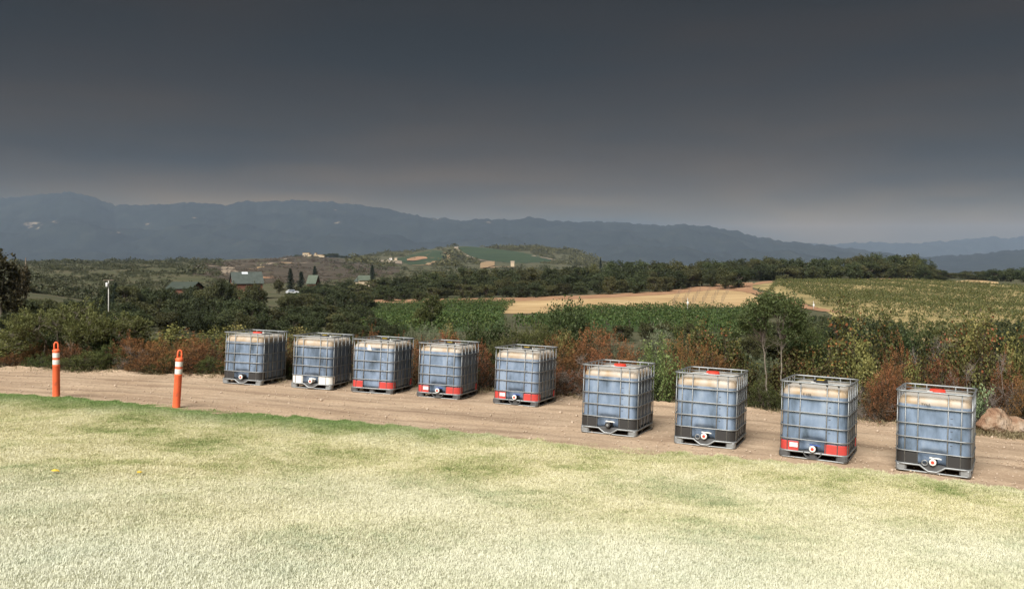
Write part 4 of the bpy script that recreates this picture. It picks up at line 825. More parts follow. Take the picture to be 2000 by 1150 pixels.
for y, x in near:
    i = int(rng.integers(0, 5)); e_ = link('grape_vine', None, loc=(x+rng.normal(0,.2), y+rng.normal(0,.2), float(terrain_z(x, y))+.15)); e_.rotation_euler.z = rng.uniform(0, 6.28); s_ = rng.uniform(.75, 1.25); e_.scale = (s_, s_, s_)
    link('foliage', ym[i][0], e_); link('stem', ym[i][1], e_); tag(e_, 'low sparse vine on straw coloured ground in the nearest vineyard rows', 'vine', 'nearest vines of the sloping vineyard')
Vs, Fs, Ts, kk = [], [], [], 0
for y, x in rest:
    V, Fc, T, _, _ = YV[int(rng.integers(0, 5))]; th = rng.uniform(0, 6.28); s_ = rng.uniform(.75, 1.3); c_, q_ = math.cos(th)*s_, math.sin(th)*s_
    Vs.append(np.stack([V[:,0]*c_-V[:,1]*q_+x, V[:,0]*q_+V[:,1]*c_+y, V[:,2]*s_+float(terrain_z(x,y))+.15], -1)); Fs.append(Fc+kk); Ts.append(T); kk += len(V)
tag(link('vineyard_vines', mesh_np('vineyard_vines', np.concatenate(Vs), np.concatenate(Fs), LM['drygrape'], False, {'tint': np.concatenate(Ts)})), 'countless sparse vines covering the upper sloping vineyard', 'vines', kind='stuff')
# stakes in the straw field
wood_m = noise_mat('weathered_wood', [(.3,(.10,.08,.06)),(.7,(.24,.19,.15))], 5)
stk = MB().tube([(0,0,-.2),(0,0,2.0)], .06, 5).mesh('vineyard_stake', wood_m)
for c in range(6):
    for r_ in range(7):
        px = 1330+c*19-r_*2.5; row = 571+r_*4.4-c*.8
        g = hit(px, row, 150, 420); o = link('vineyard_stake', stk, loc=tuple(g)); o.rotation_euler = (rng.normal(0,.04), rng.normal(0,.04), 0)
        tag(o, 'thin wooden stake standing in the straw field near the dirt road', 'stake', 'stakes in the straw field')

# ---------------------------------------------------------------- scrub that reads as one mass
EXC = [[(774,503),(800,497),(845,487),(864,488),(875,496),(875,503),(862,514),(830,522),(800,521),(774,510)], [(888,480),(920,480),(960,484),(1010,490),(1050,498),(1080,506),(1080,513),(1010,517),(966,522),(950,528),(935,528),(936,514),(925,505),(900,497)],
       [(735,507),(790,508),(790,519),(735,514)], [(862,492),(880,497),(884,508),(860,512)]]
def outside(px, row):
    ok = np.ones(len(px), bool)
    for poly in EXC:
        c = np.zeros(len(px), bool); n = len(poly)
        for i in range(n):
            (x0, y0), (x1, y1) = poly[i], poly[(i+1) % n]
            c ^= ((y0 > row) != (y1 > row)) & (px < (x1-x0)*(row-y0)/(y1-y0+1e-9)+x0)
        ok &= ~c
    return ok
def scatter(name, cells, n, size, mat, label, seed, nl=42, flat=.75, lf=1.0):
    r = np.random.default_rng(seed); Vs = []; Ts = []
    for (p0, p1, d0, d1, wt) in cells:
        m_ = int(n*wt*1.5); px = r.uniform(p0, p1, m_); d = np.exp(r.uniform(math.log(d0), math.log(d1), m_)); kp = (np.sin(px*.05+np.log(d)*9)+np.sin(px*.023-np.log(d)*15+1)+r.normal(0,.9,m_)) > -.6; px, d = px[kp], d[kp]; m_ = len(px); x = (px-1000)/F*d; z = terrain_z(x, d); ok = outside(px, YH+(CAMH-z-1.5)/d*F); px, d, x, z = px[ok], d[ok], x[ok], z[ok]; m_ = len(px); s_ = size*np.exp(r.normal(0, .42, m_))*np.clip(d/600, .75, 1.8)
        c0 = np.stack([x, d, z], -1); dirs = unit(r.normal(size=(m_, nl, 3))); dirs[..., 2] = np.abs(dirs[..., 2])*flat
        C = (c0[:, None]+dirs*s_[:, None, None]*r.uniform(.55, 1.05, (m_, nl, 1))).reshape(-1, 3); ss = np.repeat(s_, nl)
        V, _ = leaves(C, r.normal(size=C.shape), ss*.55*lf, ss*.4*lf, r); Vs.append(V); Ts.append(np.clip(np.repeat(r.normal(.45, .17, m_), nl)+r.normal(0, .12, m_*nl), 0, 1))
    V = np.concatenate(Vs); T = np.concatenate(Ts)
    return tag(link(name, mesh_np(name, V, np.arange(len(V)).reshape(-1, 4), LM[mat], False, {'tint': T})), label, 'scrub', kind='stuff')
scatter('chaparral_scrub', [(-150,430,230,420,.35),(-150,430,400,1500,.5),(640,1450,400,1400,.25),(1450,2150,480,1500,.35)], 3600, 1.9, 'scrub', 'green chaparral covering the plateau towards the mountains', 1, nl=75, lf=.5)
scatter('slope_scrub', [(-150,2150,24,70,.5),(-150,700,60,170,.3),(1000,2150,60,120,.2)], 800, .75, 'scrub', 'low scrub on the slope falling away behind the shrubs', 2, nl=320, lf=.2)
scatter('hillside_scrub', [(380,780,430,1300,.6),(520,700,1200,1900,.2)], 1300, 1.2, 'brownscrub', 'sparse dry scrub on the brown hillside', 3, nl=50, lf=.6)
scatter('hill_scrub', [(690,900,1400,2650,.30),(860,960,1700,2300,.18),(930,1180,2430,2640,.35),(1040,1190,1900,2600,.4)], 2400, 3.4, 'oakwarm', 'dark woodland patches on the far hill', 4, nl=60, lf=.5)
# ragged dry weeds along the back edge of the track
r = np.random.default_rng(12); C = []; A = []
for i in range(900):
    p = r.uniform(-150, 2150) if r.random() < .6 else r.uniform(1900, 2050); d = float(back_depth(p))+r.uniform(-.25, .5); x = (p-1000)/F*d; z = float(terrain_z(x, d))
    m_ = 9; C.append(np.array([x, d, z+.06])+r.normal(0, 1, (m_,3))*np.array([.07,.07,.035])); A.append(r.normal(0,.45,(m_,3))+np.array([0,0,1]))
C = np.concatenate(C); V, Fc = leaves(C, np.concatenate(A), .13*r.uniform(.5,1.4,len(C)), .012, r)
weed_m = leaf_mat('dry_weed', [(0,(.16,.13,.07)),(.5,(.28,.23,.13)),(1,(.40,.34,.21))], .3)
tag(link('dry_weeds', mesh_np('dry_weeds', V, Fc, weed_m, False, {'tint': r.random(len(C))})), 'dry straw weeds along the back edge of the track', 'weeds', kind='stuff')
# ---------------------------------------------------------------- liquid tanks
steel_m = noise_mat('galvanised_steel', [(.3,(.20,.212,.216)),(.7,(.34,.355,.36))], 6, rough=.48, spec=.5); nodes(steel_m)[3].inputs['Metallic'].default_value = .55
deck_m = M('pallet_deck', (.10,.10,.10), .7); blackp_m = M('black_plastic', (.028,.027,.027), .5); darkpal_m = noise_mat('dark_plastic', [(.3,(.06,.06,.06)),(.7,(.10,.10,.10))], 5, rough=.7)
redp_m = noise_mat('red_plastic', [(.3,(.40,.05,.042)),(.7,(.56,.065,.055))], 6, rough=.5, spec=.3); whitep_m = noise_mat('white_plastic', [(.3,(.66,.65,.61)),(.7,(.76,.75,.71))], 4, rough=.5); bluep_m = M('blue_plastic', (.05,.10,.32), .5)
yel_m = M('yellow_label', (.72,.50,.06), .6); paper_m = noise_mat('label_print', [(.40,(.45,.45,.43)),(.5,(.74,.73,.70)),(1,(.78,.77,.74))], 30, rough=.6, stretch=(1,1,3)); ink_m = M('ink', (.05,.05,.05), .7)
redlid_m = M('red_lid', (.70,.06,.035), .4)
BX = (-.365, -.205, .185, .35); BY = (-.50, -.31, -.105, .105, .31, .50)
HX, HY = .474, .572
def bottle_mesh(valve):
    base = rrect(HX, HY, .13, 0, nc=8, ns=28); base = [Vector(p) for p in base]
    prof = [(.118,.07),(.122,.035),(.14,.012),(.17,0)]+[(.17+.04*i, 0) for i in range(1, 21)]+[(1.0,.004),(1.03,.014),(1.055,.032),(1.075,.06),(1.088,.10),(1.092,.15),(1.094,.22),(1.095,.30),(1.096,.40)]
    V = []; n = len(base)
    for z, ins in prof:
        sx, sy = (HX-ins)/HX, (HY-ins)/HY
        for p in base:
            x, y = p.x*sx, p.y*sy; g = 0
            if z < 1.06:
                if abs(p.y) > HY-.01: g = sum(math.exp(-((p.x-b)/.016)**2) for b in BX)*.010-.008*math.cos(max(-1.57, min(1.57, (p.x+.01)/.19*1.57)))**2
                if abs(p.x) > HX-.01: g = sum(math.exp(-((p.y-b)/.016)**2) for b in BY)*.009
            if abs(p.y) > HY-.01: y -= math.copysign(g, y)
            if abs(p.x) > HX-.01: x -= math.copysign(g, x)
            if valve and p.y < -HY+.01 and z < .36:
                f = max(0, 1-(abs(p.x)/.185)**6)*max(0, min(1, (.335-z)/.05)); y += .10*f
            V.append((x, y, z))
    Fc = []; m = len(prof)
    for i in range(m-1):
        for k in range(n): q = (k+1) % n; Fc.append((i*n+k, i*n+q, (i+1)*n+q, (i+1)*n+k))
    me = bpy.data.meshes.new('bottle'); me.from_pydata(V, [], Fc+[tuple(range(n-1,-1,-1)), tuple(range((m-1)*n, m*n))])
    for p in me.polygons: p.use_smooth = True
    return me
BOT = {True: bottle_mesh(True), False: bottle_mesh(False)}
def liquid_mat(level, seed, dark=0.0):
    """milky plastic: liquid shows blue grey through it below the fill line, stained cream above"""
    m = M('filled_plastic', rough=.42, spec=.35); t, Nn, Ln, b = nodes(m)
    c = Nn('ShaderNodeTexCoord'); s = Nn('ShaderNodeSeparateXYZ'); Ln(c.outputs['Object'], s.inputs[0])
    mp = Nn('ShaderNodeMapping'); mp.inputs['Location'].default_value = (seed*3.1, seed*1.7, seed); mp.inputs['Scale'].default_value = (4.2, 4.2, 1.5); Ln(c.outputs['Object'], mp.inputs[0])
    n = Nn('ShaderNodeTexNoise'); n.inputs['Scale'].default_value = 1.2; n.inputs['Detail'].default_value = 5; n.inputs['Roughness'].default_value = .55; Ln(mp.outputs[0], n.inputs['Vector'])
    k = 1-dark
    bl = ramp_node(m, [(.30,(.06*k,.083*k,.11*k)),(.43,(.132*k,.178*k,.245*k)),(.56,(.19,.25,.345)),(.74,(.28,.34,.42))]); Ln(n.outputs['Fac'], bl.inputs[0])
    n2 = Nn('ShaderNodeTexNoise'); n2.inputs['Scale'].default_value = 1.1; n2.inputs['Detail'].default_value = 5; Ln(mp.outputs[0], n2.inputs['Vector'])
    tn = ramp_node(m, [(.32,(.34,.245,.145)),(.44,(.38,.30,.215)),(.56,(.41,.35,.285)),(.7,(.43,.395,.345))]); Ln(n2.outputs['Fac'], tn.inputs[0])
    # the band just above the liquid is stained
    d = Nn('ShaderNodeMath'); d.operation = 'SUBTRACT'; d.inputs[1].default_value = level; Ln(s.outputs['Z'], d.inputs[0])
    dn = Nn('ShaderNodeMath'); dn.operation = 'MULTIPLY_ADD'; dn.inputs[1].default_value = .02; Ln(n2.outputs['Fac'], dn.inputs[0]); Ln(d.outputs[0], dn.inputs[2])
    f = Nn('ShaderNodeMapRange'); f.inputs['From Min'].default_value = -.008; f.inputs['From Max'].default_value = .018; Ln(dn.outputs[0], f.inputs[0])
    mx = Nn('ShaderNodeMix'); mx.data_type = 'RGBA'; Ln(f.outputs[0], mx.inputs[0]); Ln(bl.outputs[0], mx.inputs[6])
    tp = Nn('ShaderNodeMapRange'); tp.inputs['From Min'].default_value = 1.062; tp.inputs['From Max'].default_value = 1.09; Ln(s.outputs['Z'], tp.inputs[0])
    m2 = Nn('ShaderNodeMix'); m2.data_type = 'RGBA'; m2.inputs[7].default_value = (.50,.47,.42,1); Ln(tp.outputs[0], m2.inputs[0]); Ln(tn.outputs[0], m2.inputs[6]); Ln(m2.outputs[2], mx.inputs[7])
    Ln(mx.outputs[2], b.inputs['Base Color'])
    return m
def run(pts, pred):
    n = len(pts); ok = [pred(p) for p in pts]; s = next(i for i in range(n) if ok[i] and not ok[i-1]); o = []; i = s
    while ok[i % n] and i < s+n: o.append(pts[i % n]); i += 1
    return o
def guard_mesh(pred, z0, z1, mat):
    outer = rrect(HX+.016, HY+.016, .14, 0, 8, 28); inner = rrect(HX+.004, HY+.004, .135, 0, 8, 28); a_, b_ = [], []
    idx = [i for i in range(len(outer))]; n = len(outer); ok = [pred(p) for p in outer]; s = next(i for i in range(n) if ok[i] and not ok[i-1]); i = s; seq = []
    while ok[i % n] and i < s+n: seq.append(i % n); i += 1
    mb = MB(); m = len(seq); V = []; ch = .012
    for z, lst in ((z0, outer), (z1-ch, outer), (z1, inner), (z0, inner)):
        for q in seq: V.append((lst[q][0], lst[q][1], z))
    Fc = []
    for r_ in range(3):
        for k in range(m-1): Fc.append((r_*m+k, r_*m+k+1, (r_+1)*m+k+1, (r_+1)*m+k))
    Fc.append((0, m, 2*m, 3*m)); Fc.append((m-1, 4*m-1, 3*m-1, 2*m-1))
    return mb.add(V, Fc).mesh('guard', mat, True, 40)
hoop_me = MB().tube(rrect(.494, .594, .13, 0, 6, 1), .0098, 6, closed=True).mesh('hoop', steel_m, True)
rim_me = MB().tube(rrect(.495, .595, .075, 0, 5, 1), .0135, 7, closed=True).mesh('top_rim', steel_m, True)
bar_me = MB().tube([(0,0,.112),(0,0,1.142)], .0088, 6).mesh('bar', steel_m, True)
lug_me = MB().box(-.014,.014,-.010,.010,1.112,1.142,.004).mesh('lug', blackp_m)
cross_me = MB().tube([(-.494,0,1.118),(.494,0,1.118)], .008, 6).mesh('cross_bar', steel_m, True)
def pallet_parts(metal, valve):
    P = []; fm = steel_m if metal else darkpal_m
    pts = []
    for p in rrect(.488, .588, .10, .106, 5, 14):
        z = p[2]
        if metal and valve and p[1] < -.5 and abs(p[0]) < .15: z -= .075*min(1, (.15-abs(p[0]))/.075)
        pts.append((p[0], p[1], z))
    P.append(('rim', MB().tube(pts, .0145, 7, closed=True).mesh('rim', steel_m, True)))
    P.append(('skid', MB().tube(rrect(.478, .578, .05, .014, 4, 1), .0115, 6, closed=True).mesh('skid', steel_m, True)))
    if metal:
        foot = MB().box(-.072,.072,-.072,.072,.016,.106,.022)
        foot.lathe([(.013,0),(.013,.004)], 10, (.02,-.0725,.05), 'y'); mid = MB().prism([(-.07,.106),(.07,.106),(.045,.02),(-.045,.02)], -.025, .025)
        if valve: P.append(('trough', MB().prism([(-.15,.106),(-.062,.03),(-.045,.016),(.045,.016),(.062,.03),(.15,.106)], -.584, -.572).mesh('trough', darkpal_m)))
    else:
        foot = MB().box(-.08,.08,-.08,.08,.012,.104,.028); mid = MB().box(-.06,.06,-.06,.06,.012,.104,.024)
        if valve:
            arc = [(.135*math.cos(math.radians(t)), .118+.105*math.sin(math.radians(t))) for t in range(180, 361, 15)]; arc2 = [(.118*math.cos(math.radians(t)), .118+.090*math.sin(math.radians(t))) for t in range(360, 179, -15)]
            P.append(('trough', MB().prism(arc+arc2, -.605, -.46).mesh('trough', darkpal_m)))
    fme = foot.mesh('foot', fm, True, 30); mme = mid.mesh('foot', fm, True, 30)
    feet = [(x, y, fme if x and y else mme, 0 if y and not x else 0) for x in (-.412, 0, .412) for y in (-.512, 0, .512)]
    for x, y, me_, _ in feet:
        if metal and valve and x == 0 and y < 0: continue
        P.append(('foot', me_, (x, y, 0), math.pi/2 if (y == 0 and x) else 0))
    return P
PAL = {(m_, v_): pallet_parts(m_, v_) for m_, v_ in ((True, True), (False, True), (False, False))}
deck_me = MB().box(-.468,.468,-.566,.566,.096,.1165).mesh('pallet', deck_m)
GM = {'black': blackp_m, 'white': whitep_m, 'red': redp_m}
GMESH = {}
def guards(c):
    if c not in GMESH:
        z1 = {'black': .285, 'white': .285, 'red': .255}[c]; w = .09 if c != 'red' else .07
        GMESH[c] = [guard_mesh(p, .119, z1, GM[c]) for p in (lambda p: p[1] < -.40+.0 and p[0] < -.19, lambda p: p[1] < -.40 and p[0] > .17, lambda p: p[1] > .40 and p[0] > .17, lambda p: p[1] > .40 and p[0] < -.19)]
    return GMESH[c]
def tank(x, y, th, guard, metal, level, lid, valve, label, seed, plate=False, mark=None, scrap=False, dark=0.0):
    u = Vector((-math.cos(th), math.sin(th), 0)); v = Vector((math.sin(th), math.cos(th), 0))
    c = Vector((x, y, 0))+u*.5+v*.6; c.z = plane_z(c.x, c.y)
    root = link('liquid_tank', None, loc=c); nrm = Vector((-PB, -PC, 1)).normalized()
    root.rotation_euler = (Vector((0,0,1)).rotation_difference(nrm) @ Matrix.Rotation(-th, 3, 'Z').to_quaternion()).to_euler()
    tag(root, label, 'tank', 'liquid tanks standing in a row on the track')
    bm_ = BOT[bool(valve)].copy(); bm_.materials.append(liquid_mat(level, seed, dark)); bo = link('bottle', bm_, root)
    lm = {'red': redlid_m, 'black': blackp_m}[lid]
    lo = link('lid', MB().lathe([(.10,0),(.115,.004),(.115,.012),(.108,.016),(.108,.044),(.10,.052),(.05,.053)], 24, (0.0,.02,1.094)).mesh('lid', lm, True, 35), root)
    if lid == 'black': MB().box(-.055,.055,-.02,.06,1.1475,1.1515).build('label', yel_m, lo)
    MB().lathe([(.03,0),(.034,.004),(.034,.03),(.028,.036)], 14, (.03,.21,1.094)).build('vent', whitep_m, root, True, 35)
    MB().box(-.135,-.055,-.085,-.045,1.094,1.116,.008).build('seal_clip', whitep_m, root)
    for z in (.917, .695, .497, .290): link('hoop', hoop_me, root, (0,0,z+rng.normal(0,.004))).rotation_euler = (rng.normal(0,.004), rng.normal(0,.005), 0)
    link('top_rim', rim_me, root, (0,0,1.146))
    for bx in BX:
        for s in (-1, 1): link('bar', bar_me, root, ((bx if s < 0 else -bx)+rng.normal(0,.004), s*.583, 0)).rotation_euler = (0, rng.normal(0,.004), 0)
    for by in BY:
        for s in (-1, 1): link('bar', bar_me, root, (s*.483, by+rng.normal(0,.004), 0)).rotation_euler = (rng.normal(0,.004), 0, 0)
    if not metal:
        for bx in BX: link('lug', lug_me, root, (bx, -.585, 0)); link('lug', lug_me, root, (-bx, .585, 0))
    for yy in (-.22, .30): link('cross_bar', cross_me, root, (0, yy, 0))
    for gm_ in guards(guard): link('guard', gm_, root)
    if plate: MB().box(-.335,-.215,-.5945,-.589,.168,.236).build('name_plate', paper_m, root)
    pal = link('pallet', deck_me, root)
    for pp in PAL[(metal, bool(valve))]:
        o = link(pp[0], pp[1], pal)
        if len(pp) > 2: o.location = pp[2]; o.rotation_euler.z = pp[3]
    if valve:
        body, cap, hand, ring = valve
        vo = MB().lathe([(.052,-.08),(.052,-.02),(.036,-.015),(.036,.05),(.043,.055),(.043,.085)], 18, (.005,-.53,.172), 'y').build('valve', body, root, True, 35)
        vo.data.materials[0] = body
        co = MB().lathe([(.036,.085),(.047,.088),(.047,.108),(.040,.113)], 20, (.005,-.53,.172), 'y').build('cap', cap, vo, True, 35)
        if cap is not blackp_m: MB().lathe([(.024,.1135),(.024,.1165),(.018,.118)], 14, (.005,-.53,.172), 'y').build('cap_centre', redlid_m, vo, True, 35)
        else: MB().lathe([(.022,.1135),(.022,.1165)], 14, (.005,-.53,.172), 'y').build('cap_centre', steel_m, vo, True, 35)
        MB().box(-.012,.022,-.585,-.55,.205,.238,.006).build('spindle', body, vo)
        MB().add([(-.04,-.60,.236),(.085,-.60,.232),(.115,-.60,.222),(.115,-.60,.214),(.085,-.60,.218),(-.04,-.60,.220),(-.04,-.565,.236),(.085,-.565,.232),(.115,-.57,.222),(.115,-.57,.214),(.085,-.565,.218),(-.04,-.565,.220)],
                 [(0,1,2,3,4,5),(11,10,9,8,7,6),(0,6,7,1),(1,7,8,2),(2,8,9,3),(3,9,10,4),(4,10,11,5),(5,11,6,0)]).build('handle', hand, vo)
        if ring: MB().tube([(-.10+.036*math.cos(t), -.603, .150+.036*math.sin(t)) for t in np.linspace(0, 6.283, 16, endpoint=False)], .009, 6, closed=True).build('ring', steel_m, root, True)
    if scrap: MB().add([(-.12,-.588,1.03),(-.07,-.588,1.035),(-.02,-.586,.905),(-.06,-.586,.90),(-.13,-.587,.915),(-.10,-.592,.97)], [(0,5,1),(1,5,2),(2,5,3),(3,5,4),(4,5,0)]).build('tape_scrap', whitep_m, root)
    def text(s, x0, z0, size, yy=-.5835):
        cu = bpy.data.curves.new('marking', 'FONT'); cu.body = s; cu.size = size; cu.extrude = .0004; cu.materials.append(ink_m)
        tmp = bpy.data.objects.new('marking', cu); tm = bpy.data.meshes.new_from_object(tmp); bpy.data.objects.remove(tmp); o = link('marking', tm, root); o.location = (x0, yy, z0); o.rotation_euler = (math.pi/2, 0, 0)
    if mark: text(mark, -.165, .955, .052, -.5865)
    # embossed level marks beside the second bar
    for z in (.80, .72, .62, .52, .42):
        MB().box(.215,.245,-.5765,-.5735,z,z+.006).build('level_mark', ink_m, bo)
    return root
W, K, S = whitep_m, blackp_m, steel_m
TK = [
 (-5.573,19.330,.246,'black',True,.955,'red',(K,W,K,False),'blue caged tank with black corner guards, first in the row beside the white guarded one',1,False,None,False,.05),
 (-3.949,19.034,.232,'white',True,.945,'black',(W,W,W,False),'blue caged tank with white corner guards on a steel pallet',2,False,None,False,.2),
 (-2.563,18.631,.282,'red',False,.985,'black',None,'caged tank with red guards, a white scrap on its side and no valve showing',3,False,None,True,.05),
 (-1.098,18.177,.310,'red',False,.985,'black',(K,W,bluep_m,False),'caged tank with red guards and white plate, between two other red guarded tanks',4,True,None,False,.0),
 (0.512,17.529,.381,'red',False,.957,'black',(K,W,bluep_m,False),'caged tank with red guards and white plate, standing before the gap in the row',5,True,None,False,.0),
 (2.061,14.425,.410,'black',True,.975,'red',(K,K,W,False),'caged tank with black guards, red lid and an all black valve',6,False,None,False,.0),
 (3.507,13.656,.409,'black',True,.955,'red',(K,W,W,True),'caged tank with black guards and red lid, between black valved and red guarded tanks',7,False,None,False,.0),
 (4.939,12.821,.494,'red',False,.962,'black',(K,W,bluep_m,False),'caged tank with red guards and blue valve handle, between two black guarded tanks',8,True,'T 109',False,.0),
 (6.390,12.096,.528,'black',True,.966,'red',(K,W,W,True),'caged tank with black guards and red lid, nearest the boulder',9,False,'TY6A',False,.0),
]
for a_ in TK: tank(*a_)

# ---------------------------------------------------------------- orange posts
orange_m = noise_mat('orange_plastic', [(.28,(.50,.12,.06)),(.38,(.82,.14,.055)),(.7,(.90,.18,.075))], 5, rough=.5, spec=.3); refl_m = noise_mat('reflective_band', [(.3,(.66,.65,.61)),(.7,(.80,.79,.75))], 12, rough=.45)
def post(px, row, h, lean, label):
    g = on_plane(px, row); z = lawn_z(g[0], g[1]-.05)
    root = link('orange_post', None, loc=(g[0], g[1], z-.02)); root.rotation_euler = (.01, lean, .3); s = h/1.06; root.scale = (s, s, s)
    MB().lathe([(.066,0),(.064,.60),(.067,.605),(.067,.62),(.0615,.625),(.0615,.87),(.066,.875),(.066,.90),(.058,.915),(.04,.925)], 22).build('body', orange_m, root, True, 35)
    for z0 in (.635, .765): MB().lathe([(.0635,z0),(.0640,z0+.004),(.0640,z0+.084),(.0635,z0+.088)], 22).build('reflective_band', refl_m, root, True, 35)
    lp = [(-.033,0,.90),(-.034,0,.98),(-.031,0,1.02),(-.018,0,1.045),(0,0,1.052),(.018,0,1.045),(.031,0,1.02),(.034,0,.98),(.033,0,.90)]
    MB().tube(lp, .0155, 8).build('handle', orange_m, root, True)
    tag(root, label, 'post', 'orange posts at the lawn edge')
post(110, 777, 1.06, 0.0, 'upright orange post with two white bands at the lawn edge')
post(344, 796, 1.09, .062, 'leaning orange post with two white bands, nearer the tanks')

# ---------------------------------------------------------------- boulders
rock_m = M('boulder', rough=.9, spec=.15); t_, Nn, Ln, b_ = nodes(rock_m); c_ = Nn('ShaderNodeTexCoord')
n1 = Nn('ShaderNodeTexNoise'); n1.inputs['Scale'].default_value = 2.2; n1.inputs['Detail'].default_value = 8; n1.inputs['Roughness'].default_value = .65; Ln(c_.outputs['Object'], n1.inputs['Vector'])
r1 = ramp_node(rock_m, [(.3,(.12,.065,.04)),(.45,(.25,.15,.095)),(.56,(.34,.25,.175)),(.7,(.40,.33,.27))]); Ln(n1.outputs['Fac'], r1.inputs[0]); Ln(r1.outputs[0], b_.inputs['Base Color'])
n2 = Nn('ShaderNodeTexNoise'); n2.inputs['Scale'].default_value = 9; n2.inputs['Detail'].default_value = 8; Ln(c_.outputs['Object'], n2.inputs['Vector']); bp = Nn('ShaderNodeBump'); bp.inputs['Strength'].default_value = 1.0; bp.inputs['Distance'].default_value = .12; Ln(n2.outputs['Fac'], bp.inputs['Height']); Ln(bp.outputs[0], b_.inputs['Normal'])
import bmesh
def boulder(px, row, w, dp_, h, seed, label, dd=.0):
    r = np.random.default_rng(seed); bm = bmesh.new(); bmesh.ops.create_icosphere(bm, subdivisions=4, radius=1)
    pl = [(unit(r.normal(size=3)), r.uniform(.62, .9)) for _ in range(14)]; ph = r.uniform(0, 6.28, 6)
    for v in bm.verts:
        p = np.array(v.co); 
        for nrm, k in pl:
            s = p@nrm
            if s > k: p = p-nrm*(s-k)*.85
        p = p*(1+.035*math.sin(p[0]*7+ph[0])*math.sin(p[1]*6+ph[1])+.03*math.sin(p[2]*11+ph[2]+p[0]*5)+r.normal(0,.008))
        v.co = (p[0]*w/2, p[1]*dp_/2, p[2]*h*.62)
    me = bpy.data.meshes.new('boulder'); bm.to_mesh(me); bm.free(); me.materials.append(rock_m)
    for p in me.polygons: p.use_smooth = True
    g = on_plane(px, row); o = link('boulder', me, loc=(g[0], g[1]+dd, g[2]+h*.36)); o.rotation_euler.z = r.uniform(-.4, .4)
    return tag(o, label, 'boulder')
boulder(1957, 852, .66, .6, .50, 21, 'pale tan boulder with rust stains beside the last tank', .25)
boulder(2003, 856, .55, .5, .34, 22, 'smaller reddish boulder leaning on the pale one at the right edge', .38)
boulder(1936, 848, .26, .24, .15, 23, 'small flat tan rock at the left foot of the pale boulder', .05)

# two fallen yellow leaves on the lawn
for i, (px, row) in enumerate(((108, 926), (273, 929))):
    for d in np.linspace(16, 4, 400):
        x = (px-1000)/F*d
        if row_z(row, d) > lawn_z(x, d)+.02: pass
        if YH+(CAMH-lawn_z(x, d))/d*F >= row: break
    mb = MB(); prof = [(-.045,0,.006),(-.02,.022,.014),(.02,.020,.012),(.05,0,.004),(.02,-.020,.014),(-.02,-.022,.010),(0,0,.020)]
    mb.add(prof+[(p[0],p[1],p[2]-.004) for p in prof], [(0,1,6),(1,2,6),(2,3,6),(3,4,6),(4,5,6),(5,0,6),(8,7,13),(9,8,13),(10,9,13),(11,10,13),(12,11,13),(7,12,13)])
    o = mb.build('fallen_leaf', yel_m); o.location = (x, d, lawn_z(x, d)+.04); o.rotation_euler = (.2, .1, i*1.3)
    tag(o, ['small yellow fallen leaf on the grass nearer the left edge', 'small yellow fallen leaf on the grass below the leaning post'][i], 'leaf')

